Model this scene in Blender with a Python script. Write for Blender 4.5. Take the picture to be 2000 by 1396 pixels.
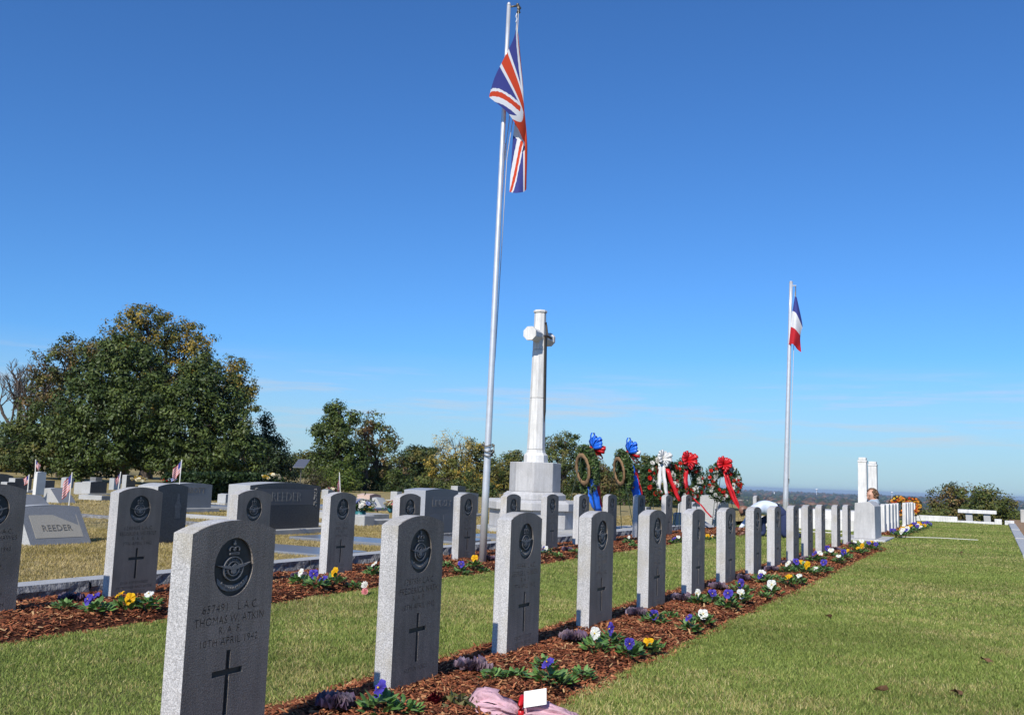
import bpy, bmesh, math, random
import numpy as np
from mathutils import Vector, Matrix
for o in list(bpy.data.objects): bpy.data.objects.remove(o)
scene = bpy.context.scene
COL = scene.collection
# ------------------------------------------------------------------ camera
FPX, CXP, CYP = 1860.0, 1000.0, 698.0          # focal length and centre in photo pixels (2000 wide)
ZC = 1.05; ROLL = math.atan(0.036)
PITCH = math.radians(7.287586584830344); YAW = math.radians(26.94513033142551)
Rh = Vector((math.cos(YAW), math.sin(YAW), 0)); Fh = Vector((-math.sin(YAW), math.cos(YAW), 0)); UZ = Vector((0, 0, 1))
fwd = Fh*math.cos(PITCH) + UZ*math.sin(PITCH); up0 = UZ*math.cos(PITCH) - Fh*math.sin(PITCH)
cr, sr = math.cos(ROLL), math.sin(ROLL)
cright = Rh*cr + up0*sr; cup = up0*cr - Rh*sr
cam = bpy.data.cameras.new('camera'); camo = bpy.data.objects.new('camera', cam); COL.objects.link(camo)
cam.sensor_width = 36; cam.lens = 36*FPX/2000; cam.clip_end = 90000; cam.clip_start = .05
M = Matrix((cright, cup, -fwd)).transposed().to_4x4(); M.translation = (0, 0, ZC)
camo.matrix_world = M; scene.camera = camo
# ------------------------------------------------------------------ sky and sun
SUN_EL = math.radians(38.0); SUN_AZ = math.radians(175.8)     # azimuth from +Y towards +X
wd = bpy.data.worlds.new('World'); scene.world = wd; wd.use_nodes = True
nt = wd.node_tree; nt.nodes.clear()
def wn(t, **k):
    n = nt.nodes.new(t)
    for a, b in k.items(): setattr(n, a, b)
    return n
sky = wn('ShaderNodeTexSky', sky_type='NISHITA', sun_disc=False)
sky.sun_elevation = SUN_EL; sky.sun_rotation = SUN_AZ; sky.altitude = 100
sky.air_density = 1.0; sky.dust_density = 0.1; sky.ozone_density = 3.0
tc = wn('ShaderNodeTexCoord'); sep = wn('ShaderNodeSeparateXYZ'); nt.links.new(tc.outputs['Generated'], sep.inputs[0])
mp = wn('ShaderNodeMapping'); mp.inputs['Scale'].default_value = (1.6, 1.6, 22); nt.links.new(tc.outputs['Generated'], mp.inputs[0])
nz = wn('ShaderNodeTexNoise'); nz.inputs['Scale'].default_value = 3.1; nz.inputs['Detail'].default_value = 7; nz.inputs['Roughness'].default_value = .62
nt.links.new(mp.outputs[0], nz.inputs['Vector'])
r1 = wn('ShaderNodeValToRGB'); r1.color_ramp.elements[0].position = .5; r1.color_ramp.elements[1].position = .78
nt.links.new(nz.outputs[0], r1.inputs[0])
r2 = wn('ShaderNodeValToRGB'); e = r2.color_ramp.elements       # clouds only lie in a low band all round the horizon
e[0].position = .015; e[0].color = (0, 0, 0, 1); e[1].position = .05; e[1].color = (1, 1, 1, 1)
x = e.new(.085); x.color = (1, 1, 1, 1); x = e.new(.125); x.color = (0, 0, 0, 1)
nt.links.new(sep.outputs['Z'], r2.inputs[0])
mu = wn('ShaderNodeMath', operation='MULTIPLY'); nt.links.new(r1.outputs[0], mu.inputs[0]); nt.links.new(r2.outputs[0], mu.inputs[1])
mu2 = wn('ShaderNodeMath', operation='MULTIPLY'); nt.links.new(mu.outputs[0], mu2.inputs[0]); mu2.inputs[1].default_value = .8
mx = wn('ShaderNodeMixRGB'); nt.links.new(mu2.outputs[0], mx.inputs[0]); tint = wn('ShaderNodeMixRGB', blend_type='MULTIPLY'); tint.inputs[0].default_value = 1; tint.inputs[2].default_value = (.50, .95, 1.48, 1); nt.links.new(sky.outputs[0], tint.inputs[1]); nt.links.new(tint.outputs[0], mx.inputs[1]); mx.inputs[2].default_value = (6.6, 6.9, 7.4, 1)
r3 = wn('ShaderNodeValToRGB'); e = r3.color_ramp.elements; e[0].position = 0; e[0].color = (.85,)*3+(1,); e[1].position = .13; e[1].color = (0, 0, 0, 1)
nt.links.new(sep.outputs['Z'], r3.inputs[0]); mh = wn('ShaderNodeMixRGB'); nt.links.new(r3.outputs[0], mh.inputs[0]); mh.inputs[2].default_value = (4.7, 6.4, 7.3, 1)
nt.links.new(tint.outputs[0], mh.inputs[1]); nt.links.new(mh.outputs[0], mx.inputs[1])
bg = wn('ShaderNodeBackground'); bg.inputs[1].default_value = 0.094
out = wn('ShaderNodeOutputWorld'); nt.links.new(mx.outputs[0], bg.inputs[0]); nt.links.new(bg.outputs[0], out.inputs[0])
sl = bpy.data.lights.new('sun', 'SUN'); sl.energy = 5.0; sl.angle = math.radians(.53); sl.color = (1, .955, .88)
so = bpy.data.objects.new('sun', sl); COL.objects.link(so)
sd = Vector((math.sin(SUN_AZ)*math.cos(SUN_EL), math.cos(SUN_AZ)*math.cos(SUN_EL), math.sin(SUN_EL)))
so.rotation_euler = sd.to_track_quat('Z', 'Y').to_euler()
vs = scene.view_settings; vs.view_transform = 'Standard'; vs.look = 'None'; vs.exposure = 0.0; vs.gamma = 1; vs.use_curve_mapping = False
# ------------------------------------------------------------------ survey helpers (photo pixel -> place on the ground)
def ray(px, py):
    x, y = px-CXP, CYP-py
    d = cright*x + cup*y + fwd*FPX
    return d
def G(px, py, z=0.0):
    d = ray(px, py); t = (z-ZC)/d.z
    return Vector((d.x*t, d.y*t, z))
def at(px, py, dist):
    d = ray(px, py); h = math.hypot(d.x, d.y)
    return Vector((d.x/h*dist, d.y/h*dist, ZC+d.z/h*dist))
def proj(p):
    v = Vector(p)-Vector((0, 0, ZC)); w = v.dot(fwd)
    return CXP+FPX*v.dot(cright)/w, CYP-FPX*v.dot(cup)/w
def along(px, X, z):                    # Y on the line X=const, height z, that is seen at column px
    lo, hi = -1.0, 300.0
    for _ in range(60):
        m = (lo+hi)/2
        if proj((X, m, z))[0] < px: lo = m
        else: hi = m
    return lo
# ------------------------------------------------------------------ materials
MATS = {}
def mat(name, col, rough=.7, noise=None, bump=None, spec=.5, metal=0, attr=False, trans=0, speck=None, stain=None, coat=0, streak=0, vary=0):
    """noise=(scale, amount) ; bump=(scale, strength, distance) ; speck=(scale, dark, light) ; stain=(scale, colour, amount)"""
    if name in MATS: return MATS[name]
    m = bpy.data.materials.new(name); m.use_nodes = True; t = m.node_tree; N = t.nodes; L = t.links
    b = N['Principled BSDF']; b.inputs['Roughness'].default_value = rough; b.inputs['Metallic'].default_value = metal
    b.inputs['Specular IOR Level'].default_value = spec; b.inputs['Coat Weight'].default_value = coat
    b.inputs['Base Color'].default_value = (*col, 1)
    src = None
    geo = N.new('ShaderNodeTexCoord'); oi = N.new('ShaderNodeObjectInfo'); vm = N.new('ShaderNodeVectorMath'); vm.operation = 'MULTIPLY_ADD'
    vm.inputs[1].default_value = (37.0, 53.0, 71.0); L.new(oi.outputs['Random'], vm.inputs[0]); L.new(geo.outputs['Object'], vm.inputs[2]); P = vm.outputs[0]     # every object gets its own grain and stains
    def mixrgb(fac, a, c, mode='MIX'):
        n = N.new('ShaderNodeMixRGB'); n.blend_type = mode
        for s, v in ((0, fac), (1, a), (2, c)):
            if hasattr(v, 'is_linked'): L.new(v, n.inputs[s])
            else: n.inputs[s].default_value = v if s == 0 else (*v, 1)
        return n.outputs[0]
    def tex(scale, detail=4, rough_=.55):
        n = N.new('ShaderNodeTexNoise'); n.inputs['Scale'].default_value = scale; n.inputs['Detail'].default_value = detail; n.inputs['Roughness'].default_value = rough_
        L.new(P, n.inputs['Vector']); return n.outputs[0]
    def ramp(v, a, b_, c0=(0, 0, 0), c1=(1, 1, 1)):
        n = N.new('ShaderNodeValToRGB'); n.color_ramp.elements[0].position = a; n.color_ramp.elements[1].position = b_
        n.color_ramp.elements[0].color = (*c0, 1); n.color_ramp.elements[1].color = (*c1, 1); L.new(v, n.inputs[0]); return n.outputs[0]
    if attr:
        a = N.new('ShaderNodeAttribute'); a.attribute_name = 'Col'; src = a.outputs['Color']
    if noise:
        v = ramp(tex(noise[0], 6), .3, .7, (1-noise[1],)*3, (1+noise[1],)*3)
        src = mixrgb(1.0, src if src else col, v, 'MULTIPLY')
    if speck:
        v = ramp(tex(speck[0], 2, .7), .38, .62, (speck[1],)*3, (speck[2],)*3)
        src = mixrgb(1.0, src if src else col, v, 'MULTIPLY')
    if stain:
        v = ramp(tex(stain[0], 5), .5, .72)
        n = N.new('ShaderNodeMath'); n.operation = 'MULTIPLY'; L.new(v, n.inputs[0]); n.inputs[1].default_value = stain[2]
        src = mixrgb(n.outputs[0], src if src else col, stain[1])
    if streak:                               # rain streaks running down the stone
        mpn = N.new('ShaderNodeMapping'); mpn.inputs['Scale'].default_value = (16, 16, 1.1); L.new(P, mpn.inputs[0]); n2 = N.new('ShaderNodeTexNoise'); n2.inputs['Scale'].default_value = 1.6; n2.inputs['Detail'].default_value = 5; L.new(mpn.outputs[0], n2.inputs['Vector'])
        src = mixrgb(1.0, src if src else col, ramp(n2.outputs[0], .42, .68, (1.06,)*3, (1-streak,)*3), 'MULTIPLY')
    if vary:
        mr = N.new('ShaderNodeMapRange'); mr.inputs[3].default_value = 1-vary; mr.inputs[4].default_value = 1+vary; L.new(oi.outputs['Random'], mr.inputs[0])
        src = mixrgb(1.0, src if src else col, mr.outputs[0], 'MULTIPLY')
    if src: L.new(src, b.inputs['Base Color'])
    if bump:
        bn = N.new('ShaderNodeBump'); bn.inputs['Strength'].default_value = bump[1]; bn.inputs['Distance'].default_value = bump[2]
        L.new(tex(bump[0], 4, .6), bn.inputs['Height']); L.new(bn.outputs[0], b.inputs['Normal'])
    if trans:
        tr = N.new('ShaderNodeBsdfTranslucent'); ms = N.new('ShaderNodeMixShader'); ms.inputs[0].default_value = trans
        if src: L.new(src, tr.inputs[0])
        else: tr.inputs[0].default_value = (*col, 1)
        L.new(b.outputs[0], ms.inputs[1]); L.new(tr.outputs[0], ms.inputs[2]); L.new(ms.outputs[0], N['Material Output'].inputs[0])
    MATS[name] = m; return m
GRANITE = mat('granite', (.50, .485, .47), .75, noise=(3, .08), speck=(190, .66, 1.2), bump=(210, .8, .004), stain=(4, (.36, .31, .2), .5), spec=.3, streak=.09, vary=.07)
GRANITE2 = mat('granite_fine', (.47, .46, .45), .8, noise=(4, .1), speck=(160, .78, 1.15), bump=(120, .4, .002), stain=(3, (.38, .36, .32), .4), spec=.3, streak=.08)
FACE = mat('granite_shaded_face', (.22, .192, .166), .7, noise=(4, .15), speck=(210, .7, 1.22), bump=(150, .9, .006), stain=(3, (.13, .115, .09), .5), spec=.3, streak=.12, vary=.12)  # same granite, colour darkened and warmed to paint in shade on the grazing-lit fronts
CARVED = mat('granite_carved_ground', (.035, .034, .033), .5, noise=(30, .3), spec=.4)
RELIEF = mat('granite_relief', (.22, .21, .2), .7, speck=(300, .7, 1.2), bump=(300, .5, .002), spec=.3)
WHITESTONE = mat('white_stone', (.68, .665, .63), .8, noise=(5, .07), speck=(90, .93, 1.05), bump=(60, .3, .003), stain=(2.2, (.5, .48, .43), .5), spec=.3, streak=.16)
DARKGRAN = mat('dark_granite', (.06, .063, .068), .25, noise=(60, .3), spec=.4)
MIDGRAN = mat('grey_granite', (.2, .205, .21), .45, speck=(150, .75, 1.2), spec=.4, stain=(4, (.14, .14, .13), .4))
LIGHTGRAN = mat('light_granite', (.42, .42, .41), .7, speck=(120, .75, 1.18), bump=(90, .4, .003), stain=(3, (.3, .29, .25), .5))
TANGRAN = mat('tan_panel', (.36, .33, .27), .7, speck=(150, .8, 1.15), bump=(120, .3, .002))
PINKGRAN = mat('pink_granite', (.34, .2, .16), .5, speck=(120, .75, 1.2))
ROUGHEDGE = mat('rock_faced_granite', (.21, .21, .215), .9, noise=(18, .45), bump=(25, 1, .03))
CONCRETE = mat('concrete', (.42, .41, .38), .9, noise=(6, .2), bump=(60, .4, .004), stain=(3, (.28, .26, .22), .5))
LEDGER = mat('polished_ledger', (.19, .2, .215), .28, speck=(140, .8, 1.2), stain=(3, (.3, .29, .27), .5), spec=.5)
METAL = mat('aluminium', (.7, .7, .7), .38, metal=.5, noise=(8, .08))
STEEL = mat('dark_steel', (.16, .14, .11), .45, metal=.7)
WIRE = mat('green_wire', (.02, .04, .02), .5)
BRONZE = mat('bronze', (.07, .055, .04), .5, metal=.6)
ROPE = mat('rope', (.55, .53, .5), .8)
LEAF = mat('leaf', (.05, .08, .02), .55, attr=True, trans=.22, spec=.3)
GLOSSLEAF = mat('glossy_leaf', (.03, .06, .02), .5, attr=True, trans=.12, spec=.28)
BARK = mat('bark', (.09, .07, .055), .95, noise=(9, .4), bump=(14, 1, .05))
GRASSM = mat('grass_blade', (.1, .14, .03), .6, attr=True, trans=.25, spec=.25)
CHIP = mat('mulch_chip', (.12, .05, .03), .9, attr=True, spec=.15)
PAINT = mat('flower_paint', (.5, .5, .5), .6, attr=True, trans=.2, spec=.2)
# ------------------------------------------------------------------ mesh helpers
class MB:
    def __init__(s): s.v = []; s.f = []; s.m = []
    def add(s, v, f, mi=0):
        k = len(s.v); s.v += [tuple(p) for p in v]; s.f += [tuple(i+k for i in q) for q in f]; s.m += [mi]*len(f); return s
    def box(s, x0, x1, y0, y1, z0, z1, mi=0):
        v = [(x, y, z) for z in (z0, z1) for y in (y0, y1) for x in (x0, x1)]
        return s.add(v, [(0, 2, 3, 1), (4, 5, 7, 6), (0, 1, 5, 4), (2, 6, 7, 3), (0, 4, 6, 2), (1, 3, 7, 5)], mi)
    def prism(s, poly, fn0, fn1, mi=0):       # poly of 2D points, fn maps (a,b) to 3D for both ends
        n = len(poly); v = [fn0(*p) for p in poly]+[fn1(*p) for p in poly]
        f = [tuple(range(n))[::-1], tuple(range(n, 2*n))]+[(i, (i+1) % n, n+(i+1) % n, n+i) for i in range(n)]
        return s.add(v, f, mi)
    def tube(s, pts, rad, n=8, mi=0, cap=True):
        pts = [Vector(p) for p in pts]; k = len(pts)
        if not hasattr(rad, '__len__'): rad = [rad]*k
        v = []; 
        for i, p in enumerate(pts):
            d = (pts[min(i+1, k-1)]-pts[max(i-1, 0)]).normalized()
            a = d.orthogonal().normalized() if abs(d.z) < .95 else Vector((1, 0, 0)); 
            a = (Vector((0, 0, 1)).cross(d)).normalized() if abs(d.z) < .95 else (Vector((0, 1, 0)).cross(d)).normalized()
            b = d.cross(a)
            for j in range(n):
                t = 2*math.pi*j/n; v.append(p+(a*math.cos(t)+b*math.sin(t))*rad[i])
        f = [(i*n+j, i*n+(j+1) % n, (i+1)*n+(j+1) % n, (i+1)*n+j) for i in range(k-1) for j in range(n)]
        if cap: f += [tuple(range(n))[::-1], tuple(range((k-1)*n, k*n))]
        return s.add(v, f, mi)
    def lathe(s, prof, n=8, c=(0, 0), rot=0, mi=0):    # prof list of (r,z)
        v = []
        for r, z in prof:
            for j in range(n):
                t = rot+2*math.pi*j/n; v.append((c[0]+r*math.cos(t), c[1]+r*math.sin(t), z))
        k = len(prof)
        f = [(i*n+j, i*n+(j+1) % n, (i+1)*n+(j+1) % n, (i+1)*n+j) for i in range(k-1) for j in range(n)]
        f += [tuple(range(n))[::-1], tuple(range((k-1)*n, k*n))]
        return s.add(v, f, mi)
    def strip(s, pts, wid, mi=0):             # ribbon: centre line points with width vectors
        v = []
        for p, w in zip(pts, wid): v += [Vector(p)-Vector(w)/2, Vector(p)+Vector(w)/2]
        return s.add(v, [(2*i, 2*i+1, 2*i+3, 2*i+2) for i in range(len(pts)-1)], mi)
    def ball(s, c, r, seg=8, rings=6, mi=0, sq=(1, 1, 1), jit=0, rnd=None):
        v = [(c[0], c[1], c[2]-r*sq[2])]
        for i in range(1, rings):
            p = math.pi*i/rings
            for j in range(seg):
                t = 2*math.pi*j/seg; q = r*(1+(rnd.uniform(-jit, jit) if rnd else 0))
                v.append((c[0]+q*sq[0]*math.sin(p)*math.cos(t), c[1]+q*sq[1]*math.sin(p)*math.sin(t), c[2]-q*sq[2]*math.cos(p)))
        v.append((c[0], c[1], c[2]+r*sq[2])); e_ = len(v)-1
        f = [(0, 1+(j+1) % seg, 1+j) for j in range(seg)]
        f += [(1+i*seg+j, 1+i*seg+(j+1) % seg, 1+(i+1)*seg+(j+1) % seg, 1+(i+1)*seg+j) for i in range(rings-2) for j in range(seg)]
        f += [(e_, 1+(rings-2)*seg+j, 1+(rings-2)*seg+(j+1) % seg) for j in range(seg)]
        return s.add(v, f, mi)
    def mesh(s, name, mats, smooth=False):
        me = bpy.data.meshes.new(name); me.from_pydata(s.v, [], s.f)
        for m in (mats if isinstance(mats, (list, tuple)) else [mats]): me.materials.append(m)
        if len(set(s.m)) > 1: me.polygons.foreach_set('material_index', s.m)
        if smooth: me.polygons.foreach_set('use_smooth', [True]*len(me.polygons))
        return me
    def build(s, name, mats, parent=None, smooth=False, bevel=0, loc=None, solid=0):
        o = link(name, s.mesh(name, mats, smooth), parent, loc)
        if solid:
            b = o.modifiers.new('s', 'SOLIDIFY'); b.thickness = solid; b.offset = 0
        if bevel:
            b = o.modifiers.new('b', 'BEVEL'); b.width = bevel; b.segments = 2; b.limit_method = 'ANGLE'; b.angle_limit = math.radians(38)
        return o
def link(name, data, parent=None, loc=None):
    o = bpy.data.objects.new(name, data); COL.objects.link(o)
    if parent is not None: o.parent = parent
    if loc is not None: o.location = loc
    return o
def tag(o, label=None, cat=None, group=None, kind=None):
    if label: o['label'] = label
    if cat: o['category'] = cat
    if group: o['group'] = group
    if kind: o['kind'] = kind
    return o
def thing(name, label, cat, loc=(0, 0, 0), rz=0, group=None):
    o = link(name, None, None, loc); o.rotation_euler = (0, 0, rz); o.empty_display_size = .1
    return tag(o, label, cat, group)
def cloud_mesh(name, V, nper, faces_per, C, material, smooth=False):
    """V (N,nper,3) float array; faces_per list of tuples (indices in piece); C (N,3) colours"""
    N = V.shape[0]; me = bpy.data.meshes.new(name)
    me.vertices.add(N*nper); me.vertices.foreach_set('co', V.reshape(-1).astype(np.float32))
    lens = [len(f) for f in faces_per]; flat = np.concatenate([np.array(f) for f in faces_per])
    loops = (flat[None, :]+(np.arange(N)*nper)[:, None]).reshape(-1)
    me.loops.add(len(loops)); me.loops.foreach_set('vertex_index', loops.astype(np.int32))
    tot = np.tile(np.array(lens), N); start = np.concatenate([[0], np.cumsum(tot)[:-1]])
    me.polygons.add(len(tot)); me.polygons.foreach_set('loop_start', start.astype(np.int32))
    try: me.polygons.foreach_set('loop_total', tot.astype(np.int32))
    except Exception: pass
    me.update(calc_edges=True)
    a = me.attributes.new('Col', 'FLOAT_COLOR', 'POINT')
    cc = np.ones((N, nper, 4), np.float32); cc[:, :, :3] = C[:, None, :] if C.ndim == 2 else C
    a.data.foreach_set('color', cc.reshape(-1))
    me.materials.append(material)
    if smooth: me.polygons.foreach_set('use_smooth', np.ones(len(tot), bool))
    me.validate(); return me
def col_attr(me, cols):
    a = me.attributes.new('Col', 'FLOAT_COLOR', 'POINT'); c = np.ones((len(me.vertices), 4), np.float32); c[:, :3] = cols
    a.data.foreach_set('color', c.reshape(-1))
RS = np.random.RandomState(7); RN = random.Random(11)
def leaf_mesh(name, P, size, cols, material, up=.35, aspect=.5, rs=RS, out=None):
    """diamond leaves at P (N,3)"""
    N = len(P); n = rs.normal(size=(N, 3)); n[:, 2] = np.abs(n[:, 2])+up
    if out is not None: n = n*.6+out*1.7
    n /= np.linalg.norm(n, axis=1)[:, None]
    t = rs.normal(size=(N, 3)); t -= n*(t*n).sum(1)[:, None]; t /= np.linalg.norm(t, axis=1)[:, None]
    b = np.cross(n, t); s = (size*(.6+.8*rs.rand(N)))[:, None] if np.isscalar(size) else size[:, None]
    V = np.stack([P-t*s*.5, P+b*s*aspect*.5-n*s*.06, P+t*s*.5, P-b*s*aspect*.5-n*s*.06], 1)
    return cloud_mesh(name, V, 4, [(0, 1, 2, 3)], cols, material)
def pick(cols, N, rs=RS, var=.25):
    cols = np.array(cols); c = cols[rs.randint(len(cols), size=N)]
    return c*(1+var*rs.uniform(-1, 1, size=(N, 1)))
def smoothstep(t): t = np.clip(t, 0, 1); return t*t*(3-2*t)
ORD = ['first', 'second', 'third', 'fourth', 'fifth', 'sixth', 'seventh', 'eighth', 'ninth', 'tenth', 'eleventh', 'twelfth', 'thirteenth', 'fourteenth', 'fifteenth', 'sixteenth']
# ================================================================== setting
def grid(name, x0, x1, y0, y1, nx, ny, zf, material, kind='structure', smooth=True):
    xs = np.linspace(x0, x1, nx+1); ys = np.linspace(y0, y1, ny+1); X, Y = np.meshgrid(xs, ys); Z = zf(X, Y)
    v = np.stack([X, Y, Z], -1).reshape(-1, 3); a = (np.arange(ny)[:, None]*(nx+1)+np.arange(nx)[None, :]).reshape(-1)
    f = np.stack([a, a+1, a+nx+2, a+nx+1], 1)
    me = bpy.data.meshes.new(name); me.from_pydata(v.tolist(), [], f.tolist()); me.materials.append(material)
    if smooth: me.polygons.foreach_set('use_smooth', [True]*len(f))
    return tag(link(name, me), kind=kind)
def patch(X, Y, s=1.0, ph=0):           # smooth pseudo noise about -1..1
    return (np.sin(1.7*s*X+1.3*s*Y+ph)+np.sin(2.9*s*X-2.1*s*Y+2+ph)+np.sin(-1.1*s*X+3.3*s*Y+4+ph)+np.sin(5.3*s*X+4.1*s*Y+1+ph)*.6)/3.6
def ground_mat(name, a, b, c, s1=.7, s2=9, fine=160):
    m = mat(name, a, .95, spec=.1); t = m.node_tree; N = t.nodes; L = t.links; b_ = N['Principled BSDF']
    tcn = N.new('ShaderNodeTexCoord')
    def nz_(s, d): n = N.new('ShaderNodeTexNoise'); n.inputs['Scale'].default_value = s; n.inputs['Detail'].default_value = d; L.new(tcn.outputs['Object'], n.inputs['Vector']); return n
    def rp(n, p0, p1): r = N.new('ShaderNodeValToRGB'); r.color_ramp.elements[0].position = p0; r.color_ramp.elements[1].position = p1; L.new(n.outputs[0], r.inputs[0]); return r.outputs[0]
    def mix(f_, x, y):
        q = N.new('ShaderNodeMixRGB'); L.new(f_, q.inputs[0])
        for i, w in ((1, x), (2, y)):
            if isinstance(w, tuple): q.inputs[i].default_value = (*w, 1)
            else: L.new(w, q.inputs[i])
        return q.outputs[0]
    k = mix(rp(nz_(s1, 5), .42, .66), a, b); k = mix(rp(nz_(s2, 4), .45, .7), k, c)
    q = N.new('ShaderNodeMixRGB'); q.blend_type = 'MULTIPLY'; q.inputs[0].default_value = .8; L.new(k, q.inputs[1])
    r = N.new('ShaderNodeValToRGB'); r.color_ramp.elements[0].position = .3; r.color_ramp.elements[1].position = .7; r.color_ramp.elements[0].color = (.45, .45, .45, 1); r.color_ramp.elements[1].color = (1.4, 1.4, 1.4, 1)
    L.new(nz_(fine, 3).outputs[0], r.inputs[0]); L.new(r.outputs[0], q.inputs[2]); L.new(q.outputs[0], b_.inputs['Base Color'])
    bn = N.new('ShaderNodeBump'); bn.inputs['Strength'].default_value = .7; bn.inputs['Distance'].default_value = .02; L.new(nz_(fine*.6, 3).outputs[0], bn.inputs['Height']); L.new(bn.outputs[0], b_.inputs['Normal'])
    return m
LAWNM = ground_mat('lawn_soil', (.16, .18, .05), (.23, .21, .08), (.115, .15, .038))
OLDM = ground_mat('dry_grass', (.34, .26, .115), (.24, .21, .08), (.4, .31, .16), .35, 3)
FARM = ground_mat('far_land', (.035, .045, .02), (.075, .06, .03), (.03, .04, .018), .0022, .006, .03)
DIRT = ground_mat('dirt', (.33, .2, .11), (.28, .19, .12), (.36, .25, .15), .4, 4, 90)
MULCHM = mat('mulch_soil', (.075, .028, .016), .95, noise=(40, .5), bump=(60, 1, .03), spec=.1)
# terrain to the horizon
def terr_z(X, Y):
    r = np.hypot(X, Y); h = np.degrees(np.arctan2(X, Y))          # heading from +Y
    w = smoothstep((h+24)/14)*smoothstep((140-h)/30); st = 170-112*w
    z = -.55-46*smoothstep((r-st)/(520-120*w))
    z += np.where(r > 700, 5*np.sin(X/900+1)*np.cos(Y/1300)+3*np.sin(Y/420), 0)*smoothstep((r-700)/1500)*smoothstep((9000-r)/5000)
    return z
nr, na = 60, 120; rr = np.concatenate([[0.5], np.geomspace(6, 27000, nr)]); aa = np.linspace(0, 2*math.pi, na, endpoint=False)
R_, A_ = np.meshgrid(rr, aa, indexing='ij'); X_ = R_*np.sin(A_); Y_ = R_*np.cos(A_); V_ = np.stack([X_, Y_, terr_z(X_, Y_)], -1).reshape(-1, 3)
F_ = [(i*na+j, (i+1)*na+j, (i+1)*na+(j+1) % na, i*na+(j+1) % na) for i in range(nr) for j in range(na)]+[tuple(range(na))]
me = bpy.data.meshes.new('terrain'); me.from_pydata(V_.tolist(), [], F_); me.materials.append(FARM); me.polygons.foreach_set('use_smooth', [True]*len(F_))
tag(link('terrain', me), kind='structure')
KX = -6.50                                                        # front of the rock-faced kerb behind the rear row
LAWN_R, LAWN_END = .42, 41.6
grid('lawn', KX-.05, LAWN_R, -6, LAWN_END, 60, 400, lambda X, Y: .006*patch(X, Y, 1.5), LAWNM)
def old_z(X, Y):
    z = .085+.012*patch(X, Y, .5); r = np.hypot(X, Y)
    z = z+.9*smoothstep((-X-35)/50)
    cx_, cy_ = at(322, 946, 46).xy; z = z-1.25*np.exp(-(((X-cx_)*.89+(Y-cy_)*.45)/7)**4-((-(X-cx_)*.45+(Y-cy_)*.89)/3.2)**4)    # sunken drive
    return z-1.7*smoothstep((r-118)/20)-np.where(Y > 40, .03*(Y-40), 0)*smoothstep((X+40)/25)
def oz(x, y): return float(old_z(np.array(float(x)), np.array(float(y))))
grid('cemetery_ground', -140, KX-.2, -12, 130, 240, 240, old_z, OLDM)
grid('gravel_path', LAWN_R+.2, 9, -6, 60, 20, 60, lambda X, Y: -.10-.0*X, DIRT)
# mulch beds
BED1 = (-2.92, -1.86, 1.2, 19.8); BED2 = (KX-.02, -5.12, 1.2, 24.2); BED3 = (-2.75, -1.98, 25.4, 37.2)
def bedz(bed):
    x0, x1, y0, y1 = bed
    def f(X, Y):
        e_ = np.minimum(np.minimum(X-x0, x1-X), np.minimum(Y-y0, y1-Y)); return -.012+.062*smoothstep(e_/.22)+.012*patch(X, Y, 3.3)+.006*patch(X, Y, 11)
    return f
def bz1(x, y): return float(bedz(BED1)(np.array(x), np.array(y)))
def bz2(x, y): return float(bedz(BED2)(np.array(x), np.array(y)))
for nm, bed in (('mulch_bed', BED1), ('mulch_bed', BED2), ('mulch_bed', BED3)):
    grid(nm, bed[0], bed[1], bed[2], bed[3], 26, int((bed[3]-bed[2])*14), bedz(bed), MULCHM)
def chips(name, bed, n0, label):
    rs = np.random.RandomState(len(name)+int(bed[3])); y = bed[2]+(bed[3]-bed[2])*rs.rand(n0)**1.7
    x = bed[0]-.03+(bed[1]-bed[0]+.06)*rs.rand(n0); x += rs.normal(size=n0)*.015
    z = bedz(bed)(x, y)+.004+.014*rs.rand(n0); N = n0
    d = np.hypot(x, y); L = (.018+.042*rs.rand(N)**2.5)*(1+.02*d); W = (.003+.006*rs.rand(N))*(1+.05*d)
    a = rs.rand(N)*6.283; t = np.stack([np.cos(a), np.sin(a), rs.normal(size=N)*.32], 1); b = np.stack([-np.sin(a), np.cos(a), rs.normal(size=N)*.4], 1)
    P = np.stack([x, y, np.maximum(z, .002)], 1); L = L[:, None]/2; W = W[:, None]/2; u = np.array([0, 0, 1.])*.004
    V = np.stack([P-t*L-b*W, P+t*L*.9-b*W, P+t*L+b*W, P-t*L*.85+b*W, P+u], 1)
    C = pick([(.2, .07, .035), (.13, .045, .024), (.26, .1, .05), (.09, .034, .02), (.32, .16, .08), (.16, .055, .03)], N, rs, .35)
    C = C*np.array([1.3, 1.18, 1.05]); tan = rs.rand(N) < .035; C[tan] = (.5, .31, .15)
    return tag(link(name, cloud_mesh(name, V, 5, [(0, 1, 4), (1, 2, 4), (2, 3, 4), (3, 0, 4)], C, CHIP)), label, 'mulch', kind='stuff')
chips('bark_mulch', BED1, 70000, 'red-brown bark mulch of the front flower bed')
chips('bark_mulch', BED2, 50000, 'red-brown bark mulch of the rear flower bed by the kerb')
chips('bark_mulch', BED3, 9000, 'red-brown bark mulch of the far bed by the white stones')
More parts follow.
